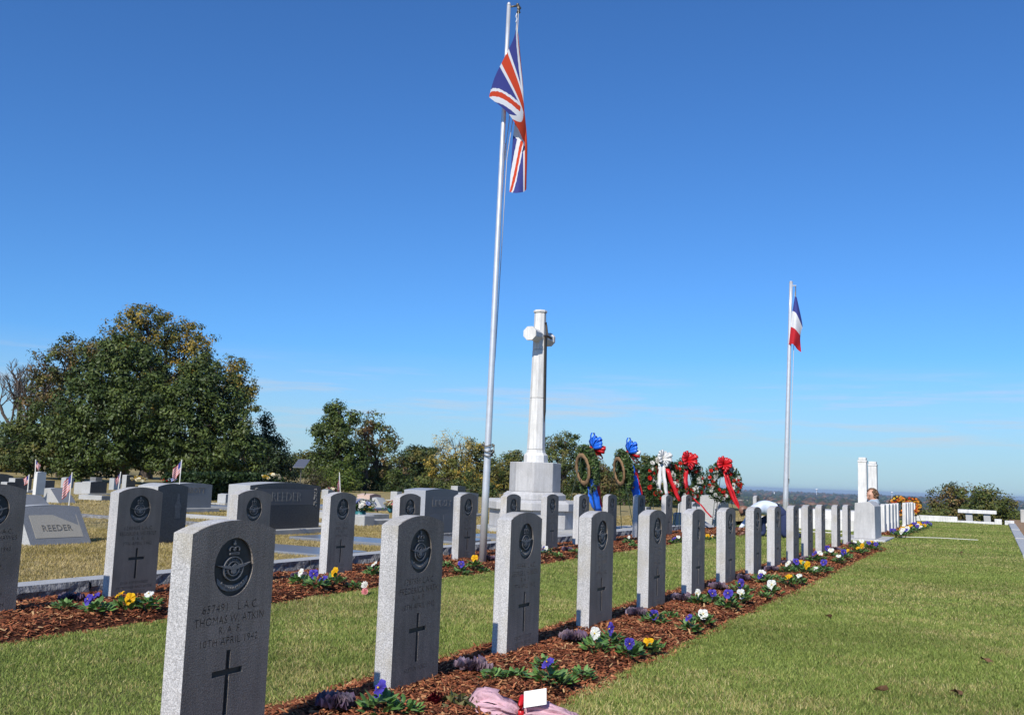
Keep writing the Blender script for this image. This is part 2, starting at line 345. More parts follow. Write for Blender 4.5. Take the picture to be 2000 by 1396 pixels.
# grass blades
def blades(name, regions, cols, dry, label, hgt=.023, seed=3, drybias=0.0):
    rs = np.random.RandomState(seed); Ps = []
    for (x0, x1, y0, y1, dens) in regions:
        n = int((x1-x0)*(y1-y0)*dens); Ps.append(np.stack([x0+(x1-x0)*rs.rand(n), y0+(y1-y0)*rs.rand(n)], 1))
    P = np.concatenate(Ps); x, y = P[:, 0], P[:, 1]
    for b in (BED1, BED2, BED3):
        k = ~((x > b[0]+.02) & (x < b[1]-.02+.03*patch(x, y, 6)) & (y > b[2]) & (y < b[3])); x, y = x[k], y[k]
    N = len(x); d = np.hypot(x, y); z = (old_z(x, y) if x.max() < -6.4 else .006*patch(x, y, 1.5))-.004
    h = hgt*(.5+.8*rs.rand(N))*(1+.012*d)*(1+.25*patch(x, y, .9)); w = (.0018+.0016*rs.rand(N))*(1+.13*np.maximum(d-3, 0))
    a = rs.rand(N)*6.283; lean = rs.normal(size=(N, 2))*.55
    p0 = np.stack([x, y, z], 1); s = np.stack([np.cos(a), np.sin(a), 0*a], 1)*w[:, None]
    tip = p0+np.stack([lean[:, 0]*h, lean[:, 1]*h, h], 1)
    V = np.stack([p0-s, p0+s, tip], 1)
    cols = [(q_[0]*1.34, q_[1]*1.3, q_[2]*1.0) for q_ in cols]; dry = [(q_[0]*1.15, q_[1]*1.15, q_[2]*1.0) for q_ in dry]; C = pick(cols, N, rs, .3); pd = np.clip(.16+drybias+.42*patch(x, y, .55, 1)+.42*patch(x, y, 2.6, 2)*.9+.25*patch(x, y, 7, 3), .02, .97)
    k = rs.rand(N) < pd; C[k] = pick(dry, k.sum(), rs, .25); C *= (.93+.16*patch(x, y, .8, 5)+.1*patch(x, y, 4.3, 1))[:, None]
    return tag(link(name, cloud_mesh(name, V, 3, [(0, 1, 2)], C, GRASSM)), label, 'grass', kind='stuff')
GC = [(.17, .225, .06), (.21, .265, .08), (.125, .175, .045), (.25, .28, .1)]; DC = [(.46, .39, .17), (.4, .34, .14), (.52, .45, .24), (.34, .31, .12)]
blades('lawn_grass', [(-5.2, -2.85, 1.3, 9, 11000), (-5.2, -2.85, 9, 18, 4000), (-5.2, -2.3, 18, 26, 1600), (-6.4, -2.4, 24, 40, 500), (-1.95, .42, 2.6, 9, 14000), (-1.95, .42, 9, 18, 5000), (-2.6, .42, 18, 41, 1200)], GC, DC, 'mown green lawn with straw-coloured patches round the headstone rows', drybias=-.02)
blades('dry_grass', [(-12, -6.7, 3, 14, 2600), (-16, -6.7, 14, 24, 1000), (-26, -12, 6, 30, 300), (-10, -6.7, 24, 40, 300)], [(.28, .222, .09), (.25, .205, .08), (.31, .245, .11)], [(.42, .325, .17), (.38, .295, .15), (.46, .365, .2)], 'dry tan grass between the old family graves', .026, 5, drybias=.45)
# rock-faced kerb behind the rear row
kb = tag(link('kerb', None), kind='structure')
yk = 1.0; i = 0
while yk < 21:
    L = RN.uniform(1.1, 1.7); rs = np.random.RandomState(100+i); mb = MB(); ny, nz_ = 16, 4
    y0, y1 = yk+.006, yk+L-.006; pr = []
    for a in range(ny+1):
        for c in range(nz_+1):
            edge = (c == nz_); pr.append((KX+.0+(0 if edge else rs.uniform(-.012, .03)), y0+(y1-y0)*a/ny, -.06+.19*c/nz_))
    f = [(a*(nz_+1)+c, (a+1)*(nz_+1)+c, (a+1)*(nz_+1)+c+1, a*(nz_+1)+c+1) for a in range(ny) for c in range(nz_)]
    mb.add(pr, f, 1)
    mb.add([(KX, y0, .13), (KX, y1, .13), (KX-.22, y1, .132), (KX-.22, y0, .132)], [(0, 1, 2, 3)], 0)
    mb.add([(KX-.22, y0, .132), (KX-.22, y1, .132), (KX-.22, y1, -.05), (KX-.22, y0, -.05)], [(0, 1, 2, 3)], 0)
    for yy in (y0, y1): mb.add([(KX, yy, .13), (KX-.22, yy, .132), (KX-.22, yy, -.06), (KX, yy, -.06)], [(0, 1, 2, 3)], 1)
    mb.build('kerb_stone', [LIGHTGRAN, ROUGHEDGE], kb); yk += L; i += 1
# low walls round the far end of the lawn
def wall(label, boxes, m=WHITESTONE, cat='wall', bevel=.012, name='low_wall'):
    x0, y0 = boxes[0][0], boxes[0][2]; t = thing(name, label, cat, (x0, y0, 0))
    for k, (nm, b) in enumerate(zip(['wall_block']*9, boxes)):
        MB().box(b[0]-x0, b[1]-x0, b[2]-y0, b[3]-y0, b[4], b[5]).build(nm, m, t, bevel=bevel)
    return t
wall('low white stone wall closing the far end of the lawn behind the bench', [(-3.0, -1.35, LAWN_END, LAWN_END+.45, -.4, .22), (-1.35, -.05, LAWN_END+.05, LAWN_END+.4, -.4, .08), (-.05, .2, LAWN_END, LAWN_END+.45, -.4, .2), (.3, .62, LAWN_END-.02, LAWN_END+.42, -.4, .16)])
wall('grey capped retaining wall running along the right edge of the lawn', [(LAWN_R, LAWN_R+.24, 27.5, 34, -.5, .05), (LAWN_R, LAWN_R+.24, 34.01, LAWN_END-.05, -.5, .07), (LAWN_R, LAWN_R+.24, 20, 27.48, -.5, .03)], LIGHTGRAN)
wall('weathered grey concrete wall beyond the dirt path at right', [(1.05, 5.5, 52, 52.4, -.5, .5)], CONCRETE)
# far woods on the plain
def far_woods():
    rs = np.random.RandomState(5); N = 20000
    h = np.radians(rs.uniform(-34, 14, N)); r = 620*np.exp(rs.rand(N)**.8*math.log(14)); X = r*np.sin(h); Y = r*np.cos(h)
    keep = (patch(X/300, Y/420, 1)+.55*patch(X/90, Y/120, 1)) > -.55; X, Y, r = X[keep], Y[keep], r[keep]; N = len(X)
    bm_ = bmesh.new(); bmesh.ops.create_icosphere(bm_, subdivisions=1, radius=1); bv = np.array([v.co[:] for v in bm_.verts]); bf = [tuple(v.index for v in f.verts) for f in bm_.faces]; bm_.free()
    S = rs.uniform(5, 10.5, N)*(1+r/7000); jit = 1+.28*rs.normal(size=(N, len(bv), 1)); V = bv[None]*jit*np.stack([S*1.1, S*1.1, S*.9], 1)[:, None, :]
    V += np.stack([X, Y, terr_z(X, Y)+S*.55], 1)[:, None, :]
    C = pick([(.04, .06, .022), (.05, .07, .025), (.08, .085, .03), (.13, .085, .04), (.17, .09, .045), (.04, .055, .025), (.035, .05, .02)], N, rs, .4)
    tag(link('far_woods', cloud_mesh('far_woods', V, len(bv), bf, C, LEAF)), 'mixed autumn woods covering the plain out to the horizon', 'woods', kind='stuff')
far_woods()
# ================================================================== war-grave headstones
def curve_plate(polys, z0, z1):
    """even-odd filled 2D polygons extruded from z0 to z1 (front and side walls only) -> verts, faces"""
    cu = bpy.data.curves.new('tmp', 'CURVE'); cu.dimensions = '2D'; cu.fill_mode = 'FRONT' if z1 > z0 else 'BACK'; cu.extrude = abs(z1-z0)/2
    for p in polys:
        s = cu.splines.new('POLY'); s.points.add(len(p)-1); s.use_cyclic_u = True
        for q, c in zip(s.points, p): q.co = (c[0], c[1], 0, 1)
    o = bpy.data.objects.new('tmp', cu); COL.objects.link(o); dg = bpy.context.evaluated_depsgraph_get(); dg.update()
    me = bpy.data.meshes.new_from_object(o.evaluated_get(dg)); zc = (z0+z1)/2
    v = [(a.co.x, a.co.y, a.co.z+zc) for a in me.vertices]; f = [tuple(p.vertices) for p in me.polygons]
    bpy.data.objects.remove(o); bpy.data.curves.remove(cu); bpy.data.meshes.remove(me); return v, f
TXT = {}
def text_polys(s, size, x, y, spacing=1.0, maxw=None):
    """outline polygons of a centred line of lettering"""
    if (s, spacing) not in TXT:
        cu = bpy.data.curves.new('tmp', 'FONT'); cu.body = s; cu.size = 1; cu.align_x = 'CENTER'; cu.resolution_u = 2; cu.space_character = spacing; cu.fill_mode = 'FRONT'
        o = bpy.data.objects.new('tmp', cu); COL.objects.link(o); dg = bpy.context.evaluated_depsgraph_get(); dg.update()
        me = bpy.data.meshes.new_from_object(o.evaluated_get(dg)); bm = bmesh.new(); bm.from_mesh(me); bmesh.ops.remove_doubles(bm, verts=bm.verts, dist=1e-5)
        be = {e_ for e_ in bm.edges if len(e_.link_faces) == 1}; loops = []
        while be:
            e_ = be.pop(); st = e_.verts[0]; cur = e_.verts[1]; lp = [st.co.xy[:]]
            while cur is not st:
                lp.append(cur.co.xy[:]); nx = next((k for k in cur.link_edges if k in be), None)
                if nx is None: break
                be.discard(nx); cur = nx.other_vert(cur)
            if len(lp) > 2: loops.append(lp)
        bm.free(); bpy.data.objects.remove(o); bpy.data.curves.remove(cu); bpy.data.meshes.remove(me); TXT[(s, spacing)] = loops
    lps = TXT[(s, spacing)]; xs = [p[0] for l in lps for p in l]; w = max(xs)-min(xs); sx = size
    if maxw and w*size > maxw: sx = maxw/w
    return [[(x+p[0]*sx, y+p[1]*size) for p in l] for l in lps]
HW, HT, HR = .43, .098, .009            # width along the row, thickness, carving depth
def outline(h, w=HW, sag=.042, n=14, z0=-.12):
    pts = [(0, z0), (w, z0)]; R = (w*w/4+sag*sag)/(2*sag)
    for i in range(n+1):
        a = w*(1-i/n); pts.append((a, h+math.sqrt(max(R*R-(a-w/2)**2, 0))-(R-sag)))
    return pts
def ell(cx, cy, a, b, n=32, t0=0, t1=2*math.pi): return [(cx+a*math.cos(t0+(t1-t0)*i/n), cy+b*math.sin(t0+(t1-t0)*i/n)) for i in range(n+(0 if abs(t1-t0-2*math.pi) < 1e-6 else 1))]
def arc_band(cx, cy, r0, r1, t0, t1, n=12): return ell(cx, cy, r1, r1, n, t0, t1)+ell(cx, cy, r0, r0, n, t0, t1)[::-1]
def map_face(v): return [(c, a, b) for a, b, c in v]       # (across, up, out) -> local (x out, y across, z up)
STONE_CACHE = {}
def stone_parts(key, lines, foot, h, badge='oval'):
    if key in STONE_CACHE: return STONE_CACHE[key]
    c = HW/2; holes = []; oc = h-.128
    if badge == 'oval': holes.append(ell(c, oc, .1, .106, 44))
    else: holes += [ell(c, oc-.06, .05, .062, 24), ell(c, oc+.04, .028, .03, 16)]
    y = h-.285; szs = [.042, .042, .036, .038]; dys = [.043, .035, .04, 0]
    for s, sz, dy_ in zip(lines, szs, dys):
        if s: holes += text_polys(s, sz, c, y, 1.08, HW*.82)
        y -= dy_
    ct = h-.425; L = .23; cw = .022; aw = .077; ay = ct-.078
    holes.append([(c-cw/2, ct), (c-cw/2, ay+cw/2), (c-aw, ay+cw/2), (c-aw, ay-cw/2), (c-cw/2, ay-cw/2), (c-cw/2, ct-L), (c+cw/2, ct-L), (c+cw/2, ay-cw/2), (c+aw, ay-cw/2), (c+aw, ay+cw/2), (c+cw/2, ay+cw/2), (c+cw/2, ct)])
    y = ct-L-.04
    for s in foot:
        if y > .02: holes += text_polys(s, .03, c, y, 1.05, HW*.82)
        y -= .036
    mb = MB(); out_ = outline(h); bv = .006
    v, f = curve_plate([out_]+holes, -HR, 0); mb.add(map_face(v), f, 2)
    n = len(out_)
    # body: back and rim, and the darker ground seen inside the carving
    mb.add([(-HR, a, b) for a, b in out_]+[(-HT+bv, a, b) for a, b in out_], [(i, (i+1) % n, n+(i+1) % n, n+i) for i in range(n)], 0)
    sc = lambda a, b: (c+(a-c)*(1-bv*2/HW), b-(bv if b > h-.05 else 0))
    mb.add([(-HT+bv, a, b) for a, b in out_]+[(-HT, *sc(a, b)) for a, b in out_], [(i, (i+1) % n, n+(i+1) % n, n+i) for i in range(n)]+[tuple(range(n, 2*n))[::-1]], 0)
    mb.add([(-HR, a, b) for a, b in out_], [tuple(range(n))], 1)
    # rim strip of the plate keeps the light granite, only the front has shade painted in
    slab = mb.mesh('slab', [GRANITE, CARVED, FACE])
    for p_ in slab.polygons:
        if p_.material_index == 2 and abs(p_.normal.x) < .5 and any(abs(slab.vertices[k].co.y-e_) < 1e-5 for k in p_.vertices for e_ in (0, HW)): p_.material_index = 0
    bm = bmesh.new(); bm.from_mesh(slab); bmesh.ops.recalc_face_normals(bm, faces=bm.faces) if False else None; bm.free()
    # emblem in relief
    parts = {}
    tf = lambda polys: [[(c+(a-c)*1.1, oc-.002+(b-oc)*.94) for a, b in p_] for p_ in polys] if badge == 'oval' else polys
    def rel(name, polys, top=-.0025):
        v, f = curve_plate(tf(polys), -HR, top); m_ = MB(); m_.add(map_face(v), f); parts[name] = m_.mesh(name, RELIEF)
    if badge == 'oval':
        rel('ring', [ell(c, oc-.004, .047, .047, 30), ell(c, oc-.004, .043, .043, 30), ell(c, oc-.004, .029, .029, 24), ell(c, oc-.004, .025, .025, 24)], -.001)
        word = 'PERARDUAADASTRA'; ps = []
        for i, ch in enumerate(word):
            t = math.radians(205-230*i/(len(word)-1)); 
            for lp in text_polys(ch, .0135, 0, 0):
                q = t-math.pi/2; ps.append([(c+(.0305+p[1])*math.cos(t)-p[0]*math.sin(q+math.pi/2)*1.0, oc-.004+(.0305+p[1])*math.sin(t)+p[0]*math.cos(q+math.pi/2)*1.0) if False else (c+.0312*math.cos(t)+p[0]*math.cos(q)-p[1]*math.sin(q), oc-.004+.0312*math.sin(t)+p[0]*math.sin(q)+p[1]*math.cos(q)) for p in lp])
        rel('motto', ps, -.003)
        w_ = [(-.078, .009), (-.05, .006), (-.02, .004), (-.008, .001), (0, .007), (.006, .012), (.012, .009), (.01, .003), (.03, .006), (.055, .009), (.08, .013), (.05, -.002), (.026, -.007), (.012, -.012), (.012, -.024), (0, -.03), (-.01, -.024), (-.012, -.011), (-.03, -.006), (-.05, -.001)]
        rel('eagle', [[(c+a, oc+.004+b) for a, b in w_]], -.0005)
        cb = oc+.05
        rel('crown', [[(c-.022, cb), (c+.022, cb), (c+.022, cb+.008), (c-.022, cb+.008)], [(c-.018, cb+.002), (c+.018, cb+.002), (c+.018, cb+.005), (c-.018, cb+.005)],
                      arc_band(c-.012, cb+.02, .009, .0125, -.6, math.pi+.5), arc_band(c+.012, cb+.02, .009, .0125, -.5, math.pi+.6), arc_band(c, cb+.018, .0035, .007, 0, math.pi, 8), ell(c, cb+.041, .0052, .0052, 10), [(c-.002, cb+.046), (c+.002, cb+.046), (c+.002, cb+.055), (c-.002, cb+.055)]], -.001)
        sb = [(-.072, -.036), (-.066, -.04), (-.045, -.058), (-.02, -.066), (0, -.068), (.02, -.066), (.045, -.058), (.066, -.04), (.072, -.036), (.07, -.058), (.05, -.078), (.024, -.089), (0, -.0915), (-.024, -.089), (-.05, -.078), (-.07, -.058)]
        inn = [(a*.93, b*.985-.0035 if b > -.06 else b+.0) for a, b in sb]
        rel('scroll', [[(c+a, oc+b) for a, b in sb]], -.004)
        ps = []; word = 'ROYALAIRFORCE'
        for i, ch in enumerate(word):
            t = (i/(len(word)-1)-.5)*2; xx = t*.054; yy = -.084+.024*t*t; q = math.atan(.048*t/.054)
            for lp in text_polys(ch, .013, 0, 0): ps.append([(c+xx+p[0]*math.cos(q)-p[1]*math.sin(q), oc+yy+p[0]*math.sin(q)+p[1]*math.cos(q)) for p in lp])
        v, f = curve_plate(tf(ps), -.0045, -.001); m_ = MB(); m_.add(map_face(v), f); parts['scroll_lettering'] = m_.mesh('scroll_lettering', RELIEF)
    else:
        rel('emblem', [ell(c, oc-.06, .034, .044, 20), ell(c, oc-.06, .022, .03, 20), ell(c, oc-.055, .012, .016, 12)])
        rel('crown', [ell(c, oc+.042, .018, .018, 12), ell(c, oc+.042, .011, .011, 10)])
    STONE_CACHE[key] = (slab, parts); return STONE_CACHE[key]
def headstone(X, Y, h, key, lines, foot, label, group, badge='oval', rz=0, lean=0, tint=None):
    slab, parts = stone_parts(key, lines, foot, h if key[0] != 'g' else .82, badge)
    t = thing('headstone', label, 'headstone', (X, Y, (h-.82) if key[0] == 'g' else 0), rz, group); t.rotation_euler = (lean, 0, rz)
    link('slab', slab, t)
    for nm, me_ in parts.items(): link(nm, me_, t)
    return t
ROW1 = -2.52
r1y = [2.54, 3.84, 5.02, 6.27, 7.5, 8.77, 10.01, 11.32, 12.6, 13.78, 14.88, 16.2, 17.98, 19.2]
r1h = [.82, .815, .815, .805, .80, .795, .793, .79, .788, .787, .785, .778, .762, .757]
r1x = [0, 0, 0, .0, .01, 0, 0, 0, -.02, 0, .01, 0, -.01, .01]
T1 = {0: (['657491   L.A.C.', 'THOMAS W. ATKIN', 'R. A. F.', '10TH APRIL 1942'], ['AT REST', 'ALWAYS REMEMBERED']),
      1: (['1387959 L.A.C.', 'FREDERICK NASH', 'R. A. F.', '10TH APRIL 1942'], ['REST IN PEACE']),
      2: (['1055640 L.A.C.', 'GEORGE L. HOBSON', 'R. A. F.', '7TH APRIL 1942'], ['FOREVER LOVED', 'REST IN PEACE', 'DEAR SON'])}
GEN = (['1132 L.A.C.', 'IIIII I. IIIIIII', 'R. A. F.', 'APRIL 1942'], ['II IIIIII IIIIIII', 'IIII II IIIIII', 'IIIIIII'])
extra1 = {0: 'rough grey granite headstone nearest the camera, cut by the bottom edge', 1: 'grey granite headstone with a yellowed lower end, second of the front row', 2: 'grey granite headstone with a small chip in its top, third of the front row',
          5: 'speckled granite headstone with a smaller badge, sixth of the front row', 13: 'last grey granite headstone of the front row, before the pale block', 7: 'granite headstone with tan stain low on its end, eighth of the front row'}
for i, (y, h) in enumerate(zip(r1y, r1h)):
    key = ('s%d' % i) if i in T1 else ('g6' if i == 5 else 'g'); L, F = T1.get(i, GEN)
    headstone(ROW1+r1x[i], y, h, key, L, F, extra1.get(i, 'grey granite headstone with oval badge and cross, %s of the front row' % ORD[i]), 'front row of granite war-grave headstones', 'small' if i == 5 else 'oval', RN.uniform(-.012, .012), RN.uniform(-.006, .006))
ROW2 = -5.93
r2y = [3.97, 5.21, 6.47, 7.74, 9.04, 10.36, 11.66, 12.98, 14.25, 15.55, 17.03, 18.74, 20.14, 26.5]
r2x = [0, -.03, 0, .03, 0, .02, 0, 0, -.02, -.02, 0, .0, 0, .1]
T2 = {0: (['1152830 L.A.C.', 'ARTHUR J. HAWES', 'R. A. F.', '7TH APRIL 1942'], ['REST IN PEACE', 'DEAR SON', 'WITH HIS FATHER']), 1: (['1248405 L.A.C.', 'REGINALD A. SHOTBOLT', 'R. A. F.', '7TH APRIL 1942'], ['EVER REMEMBERED', 'BY MOTHER AND SISTER', 'PEACE PERFECT'])}
ex2 = {0: 'dark-faced headstone cut by the left edge, first of the rear row', 1: 'granite headstone behind the yellow and white pansies, second of the rear row', 10: 'granite headstone below the wreath with wide blue streamer, eleventh of the rear row', 13: 'plain granite headstone beyond the kneeling man, last of the rear row'}
for i, y in enumerate(r2y):
    key = ('r%d' % i) if i in T2 else 'g'; L, F = T2.get(i, GEN); h = .855-.012*min(i, 4) if i < 5 else .812
    headstone(ROW2+r2x[i], y, h, key, L, F, ex2.get(i, 'grey granite headstone with oval badge and cross, %s of the rear row' % ORD[i]), 'rear row of granite war-grave headstones', 'oval', RN.uniform(-.012, .012), RN.uniform(-.006, .006))
# pale block on a plinth at the end of the front row
t = thing('stone_lectern', 'pale stone block with a sloping top on a flat plinth at the row end', 'monument', (-2.80, 22.35, 0))
MB().box(-.3, .68, -.28, 1.75, -.1, .045).build('plinth', GRANITE2, t, bevel=.01)
b = MB(); P2 = [(0, .045), (.45, .045), (.44, .75), (.33, .85), (.03, .81)]
b.prism(P2, lambda a, z: (a, 0, z), lambda a, z: (a*.98+.01, 1.25, z)); b.build('block', GRANITE2, t, bevel=.01)
# white stones of the far bed
for i in range(10):
    y = (26.1+i*1.0) if i < 5 else 32.4+(i-5)*.98
    s = thing('white_headstone', ['white marble headstone next to the pale block', 'second white headstone behind the pale block', 'third white headstone behind the pale block', 'fourth white headstone behind the pale block', 'white headstone just before the gap in the white row',
             'white headstone just after the gap in the white row', 'seventh white headstone, below the orange wreaths', 'eighth white headstone, below the orange wreaths', 'ninth white headstone, one before the last', 'last white headstone, beside the low white wall'][i], 'headstone', (-2.52+RN.uniform(-.02, .02), y, 0), RN.uniform(-.02, .02), 'white headstones of the far bed')
    o = outline(.72, .4, .05); mb = MB().prism(o, lambda a, z: (-.1, a, z), lambda a, z: (0, a, z)); mb.build('slab', WHITESTONE, s, bevel=.006)
# two white pylons on steps
for i, (px, by, ty, wd_, lab, dd) in enumerate([(1676, 1036, 893, .24, 'taller white square pylon with a capped top, left of the pair', 0), (1696, 1030, 901, .26, 'shorter white square pylon behind the curly-haired child', 0)]):
    p = G(px, by, 0.0); h = 0
    while proj((p.x, p.y, h))[1] > ty: h += .01
    t = thing('pylon', lab, 'pylon', (p.x, p.y, 0), 0, 'pair of white pylons')
    mb = MB().prism([(0, 0), (wd_, 0), (wd_*.97, h*.93), (wd_*.03, h*.93)], lambda a, z: (a, 0, z), lambda a, z: (a, wd_*1.1, z)); mb.build('shaft', WHITESTONE, t, bevel=.012)
    MB().box(-.0, wd_, -.012, wd_*1.1+.012, h*.93+.003, h*.96).build('collar', WHITESTONE, t, bevel=.01)
    MB().box(.02, wd_-.02, .015, wd_*1.1-.015, h*.96, h).build('cap', WHITESTONE, t, bevel=.02)
    MB().box(-.18, wd_+.1, -.12, wd_*1.1+.15, -.1, .3).build('upper_step', WHITESTONE, t, bevel=.012)
    MB().box(-.42, wd_+.18, -.2, wd_*1.1+.25, -.1, .16).build('lower_step', WHITESTONE, t, bevel=.012)
p0 = G(1600, 1034, 0); 
wall('white walled family tomb behind the front row of headstones', [(p0.x-1.6, p0.x+1.2, p0.y, p0.y+2.4, -.1, .28), (p0.x-1.45, p0.x+1.05, p0.y+.3, p0.y+2.2, .28, .52)], cat='tomb', name='tomb')
# stone bench at the far end
bp = Vector((-.75, 43.2, 0)); t = thing('stone_bench', 'pale stone bench with a thick slab seat beyond the far wall', 'bench', bp)
MB().box(-.62, .78, -.25, .3, .36, .5).build('seat', WHITESTONE, t, bevel=.015)
for xx in (-.3, .35):
    MB().prism([(0, -.5), (.26, -.5), (.2, .36), (-.05, .36)], lambda a, z, xx=xx: (xx+a, -.15, z), lambda a, z, xx=xx: (xx+a, .2, z)).build('leg', LIGHTGRAN, t, bevel=.01)
# taut white string over the lawn
tag(MB().tube([(-7.5, 24.6, .05), (-5, 24.75, .035), (-3.3, 24.85, .03)], .012, 5).build('string_line', mat('string', (.75, .73, .66), .8)), 'white string line on the grass left of the pale block', 'string')
tag(MB().tube([(-2.1, 24.7, .03), (-1.2, 25.1, .04), (-.4, 25.45, .025)], .007, 5).build('string_line', mat('string', (.75, .73, .66), .8)), 'white string line across the lawn right of the pale block', 'string')
# ================================================================== memorial cross
c0 = at(1043, 1000, 18.6); CXx, CYy = c0.x, c0.y
t = thing('memorial_cross', 'tall white stone cross with a bronze sword on an octagonal pedestal', 'cross', (CXx, CYy, .06))
def oct_(r): return r/math.cos(math.pi/8)
PZ = lambda y: at(1043, y, 18.6).z-.06
rot = math.pi/8
MB().lathe([(oct_(1.02), -.2), (oct_(1.02), .1)], 8, rot=rot).build('foot_step', LIGHTGRAN, t, bevel=.01)
MB().lathe([(oct_(.80), .1), (oct_(.80), PZ(988)-.06)], 8, rot=rot).build('base_wall', GRANITE2, t, bevel=.01)
MB().lathe([(oct_(.88), PZ(988)-.06), (oct_(.88), PZ(980)), (oct_(.80), PZ(977)+.02)], 8, rot=rot).build('base_coping', GRANITE2, t, bevel=.01)
MB().lathe([(oct_(.56), PZ(977)+.02), (oct_(.56), PZ(965)), (oct_(.51), PZ(962)), (oct_(.50), PZ(960))], 8, rot=rot).build('pedestal_foot', GRANITE2, t, bevel=.01)
MB().lathe([(oct_(.46), PZ(960)), (oct_(.46), PZ(903))], 8, rot=rot).build('pedestal', GRANITE2, t, bevel=.012)
ztop = PZ(606); zarm = PZ(657); zs = PZ(903)
MB().lathe([(oct_(.215), zs), (oct_(.215), zs+.14), (oct_(.175), zs+.19), (oct_(.166), zs+.245)], 8, rot=rot).build('shaft_foot', WHITESTONE, t, bevel=.006)
rz_ = lambda z: .165-(.165-.108)*(z-zs-.25)/(ztop-.06-zs-.25); cutz = [zs+.249, zs+1.25, zs+2.2, ztop-.06]     # shaft in three blocks with open joints
for za, zb in zip(cutz[:-1], cutz[1:]): MB().lathe([(oct_(rz_(za)), za+.003), (oct_(rz_(zb)), zb-.003)], 8, rot=rot).build('shaft_block', WHITESTONE, t, bevel=.007)
MB().lathe([(oct_(.09), zs+.2), (oct_(.07), ztop-.08)], 8, rot=rot).build('shaft_core', CONCRETE, t)
MB().lathe([(oct_(.118), ztop-.055), (oct_(.128), ztop-.03), (oct_(.118), ztop)], 8, rot=rot).build('cap', WHITESTONE, t, bevel=.004)
for s in (-1, 1):                                  # arms lie along the rows
    a = MB(); rr_ = [(.112, .09), (.116, .37), (.134, .40), (.134, .46)]
    v = []; n = 8
    for r, y in rr_:
        for j in range(n):
            q = rot+2*math.pi*j/n; v.append((oct_(r)*math.cos(q), s*y, zarm+oct_(r)*math.sin(q)))
    f = [(i*n+j, i*n+(j+1) % n, (i+1)*n+(j+1) % n, (i+1)*n+j) for i in range(3) for j in range(n)]+[tuple(range(n)), tuple(range(3*n, 4*n))]
    a.add(v, f).build('arm', WHITESTONE, t, bevel=.005)
sw = MB(); fx = lambda z: .16-(.16-.108)*(z-zs-.3)/(ztop-zs-.3)+.014
blade = link('sword', None, t)
b = MB(); b.add([(fx(zs+.75), 0, zs+.75), (fx(zs+1)+.012, -.03, zs+1), (fx(zs+1)+.012, .03, zs+1), (fx(zarm)+.012, -.04, zarm-.02), (fx(zarm)+.012, .04, zarm-.02), (fx(zs+1)-.012, -.03, zs+1), (fx(zs+1)-.012, .03, zs+1), (fx(zarm)-.02, -.04, zarm-.02), (fx(zarm)-.02, .04, zarm-.02)], [(0, 1, 2), (1, 3, 4, 2), (0, 6, 5), (5, 6, 8, 7), (1, 5, 7, 3), (2, 4, 8, 6), (0, 5, 1), (0, 2, 6)])
b.build('blade', BRONZE, blade)
gx = .15; MB().tube([(gx+.03, -.17, zarm-.02), (gx+.03, 0, zarm), (gx+.03, .17, zarm-.02)], [.02, .026, .02], 8).build('crossguard', BRONZE, blade)
MB().tube([(gx+.02, 0, zarm), (gx-.01, 0, zarm+.22), (gx-.03, 0, zarm+.27)], [.022, .018, .03], 8).build('grip', BRONZE, blade)
# ================================================================== flags
def catmull(ctrl, s, t):
    """ctrl [nu][nv] of Vectors, s,t in 0..1"""
    def idx(n, a):
        a = a*(n-1); i = min(int(a), n-2); return i, a-i
    def cr_(p0, p1, p2, p3, q): return p1+.5*q*((p2-p0)+q*((2*p0-5*p1+4*p2-p3)+q*(3*(p1-p2)+p3-p0)))
    nu, nv = len(ctrl), len(ctrl[0]); i, a = idx(nu, s); j, b_ = idx(nv, t)
    g = lambda ii, jj: ctrl[max(0, min(nu-1, ii))][max(0, min(nv-1, jj))]
    return cr_(*[cr_(*[g(i+k, j+m_) for m_ in (-1, 0, 1, 2)], b_) for k in (-1, 0, 1, 2)], a)
FRED = mat('flag_red', (.68, .075, .03), .75, trans=.25, spec=.15); FWHITE = mat('flag_white', (.82, .82, .82), .75, trans=.25, spec=.15); FBLUE = mat('flag_blue', (.06, .07, .27), .75, trans=.25, spec=.15)
def flag_mesh(name, nx, ny, cuts, classify, ctrl, W, H):
    bm = bmesh.new(); bmesh.ops.create_grid(bm, x_segments=nx, y_segments=ny, size=.5)
    for v in bm.verts: v.co.x *= W; v.co.y *= H
    for (px_, py_, nx_, ny_) in cuts:
        bmesh.ops.bisect_plane(bm, geom=bm.verts[:]+bm.edges[:]+bm.faces[:], plane_co=(px_, py_, 0), plane_no=(nx_, ny_, 0), dist=1e-4)
    for f in bm.faces:
        c = f.calc_center_median(); f.material_index = classify(c.x, c.y); f.smooth = True
    for v in bm.verts: v.co = catmull(ctrl, v.co.x/W+.5, v.co.y/H+.5)
    me_ = bpy.data.meshes.new(name); bm.to_mesh(me_); bm.free()
    for m_ in (FRED, FWHITE, FBLUE): me_.materials.append(m_)
    return me_
def uj(x, y):
    if abs(x) < 3.6 or abs(y) < 3.6: return 0
    if abs(x) < 5.6 or abs(y) < 5.6: return 1
    s = (y+x*.6)/q5 if x*y < 0 else (y-x*.6)/q5
    if x > 0: s = -s
    if -2 < s < 0: return 0
    return 1 if abs(s) < 3 else 2
cuts = [(k, 0, 1, 0) for k in (-5.6, -3.6, 3.6, 5.6)]+[(0, k, 0, 1) for k in (-5.6, -3.6, 3.6, 5.6)]
q5 = math.sqrt(1.36)
for k in (-3, -2, 0, 2, 3): cuts += [(0, k*q5, .6, 1), (0, k*q5, -.6, 1)]
pb = G(942, 1102, .02); pdist = math.hypot(pb.x, pb.y); ptop = at(994, 10, pdist)
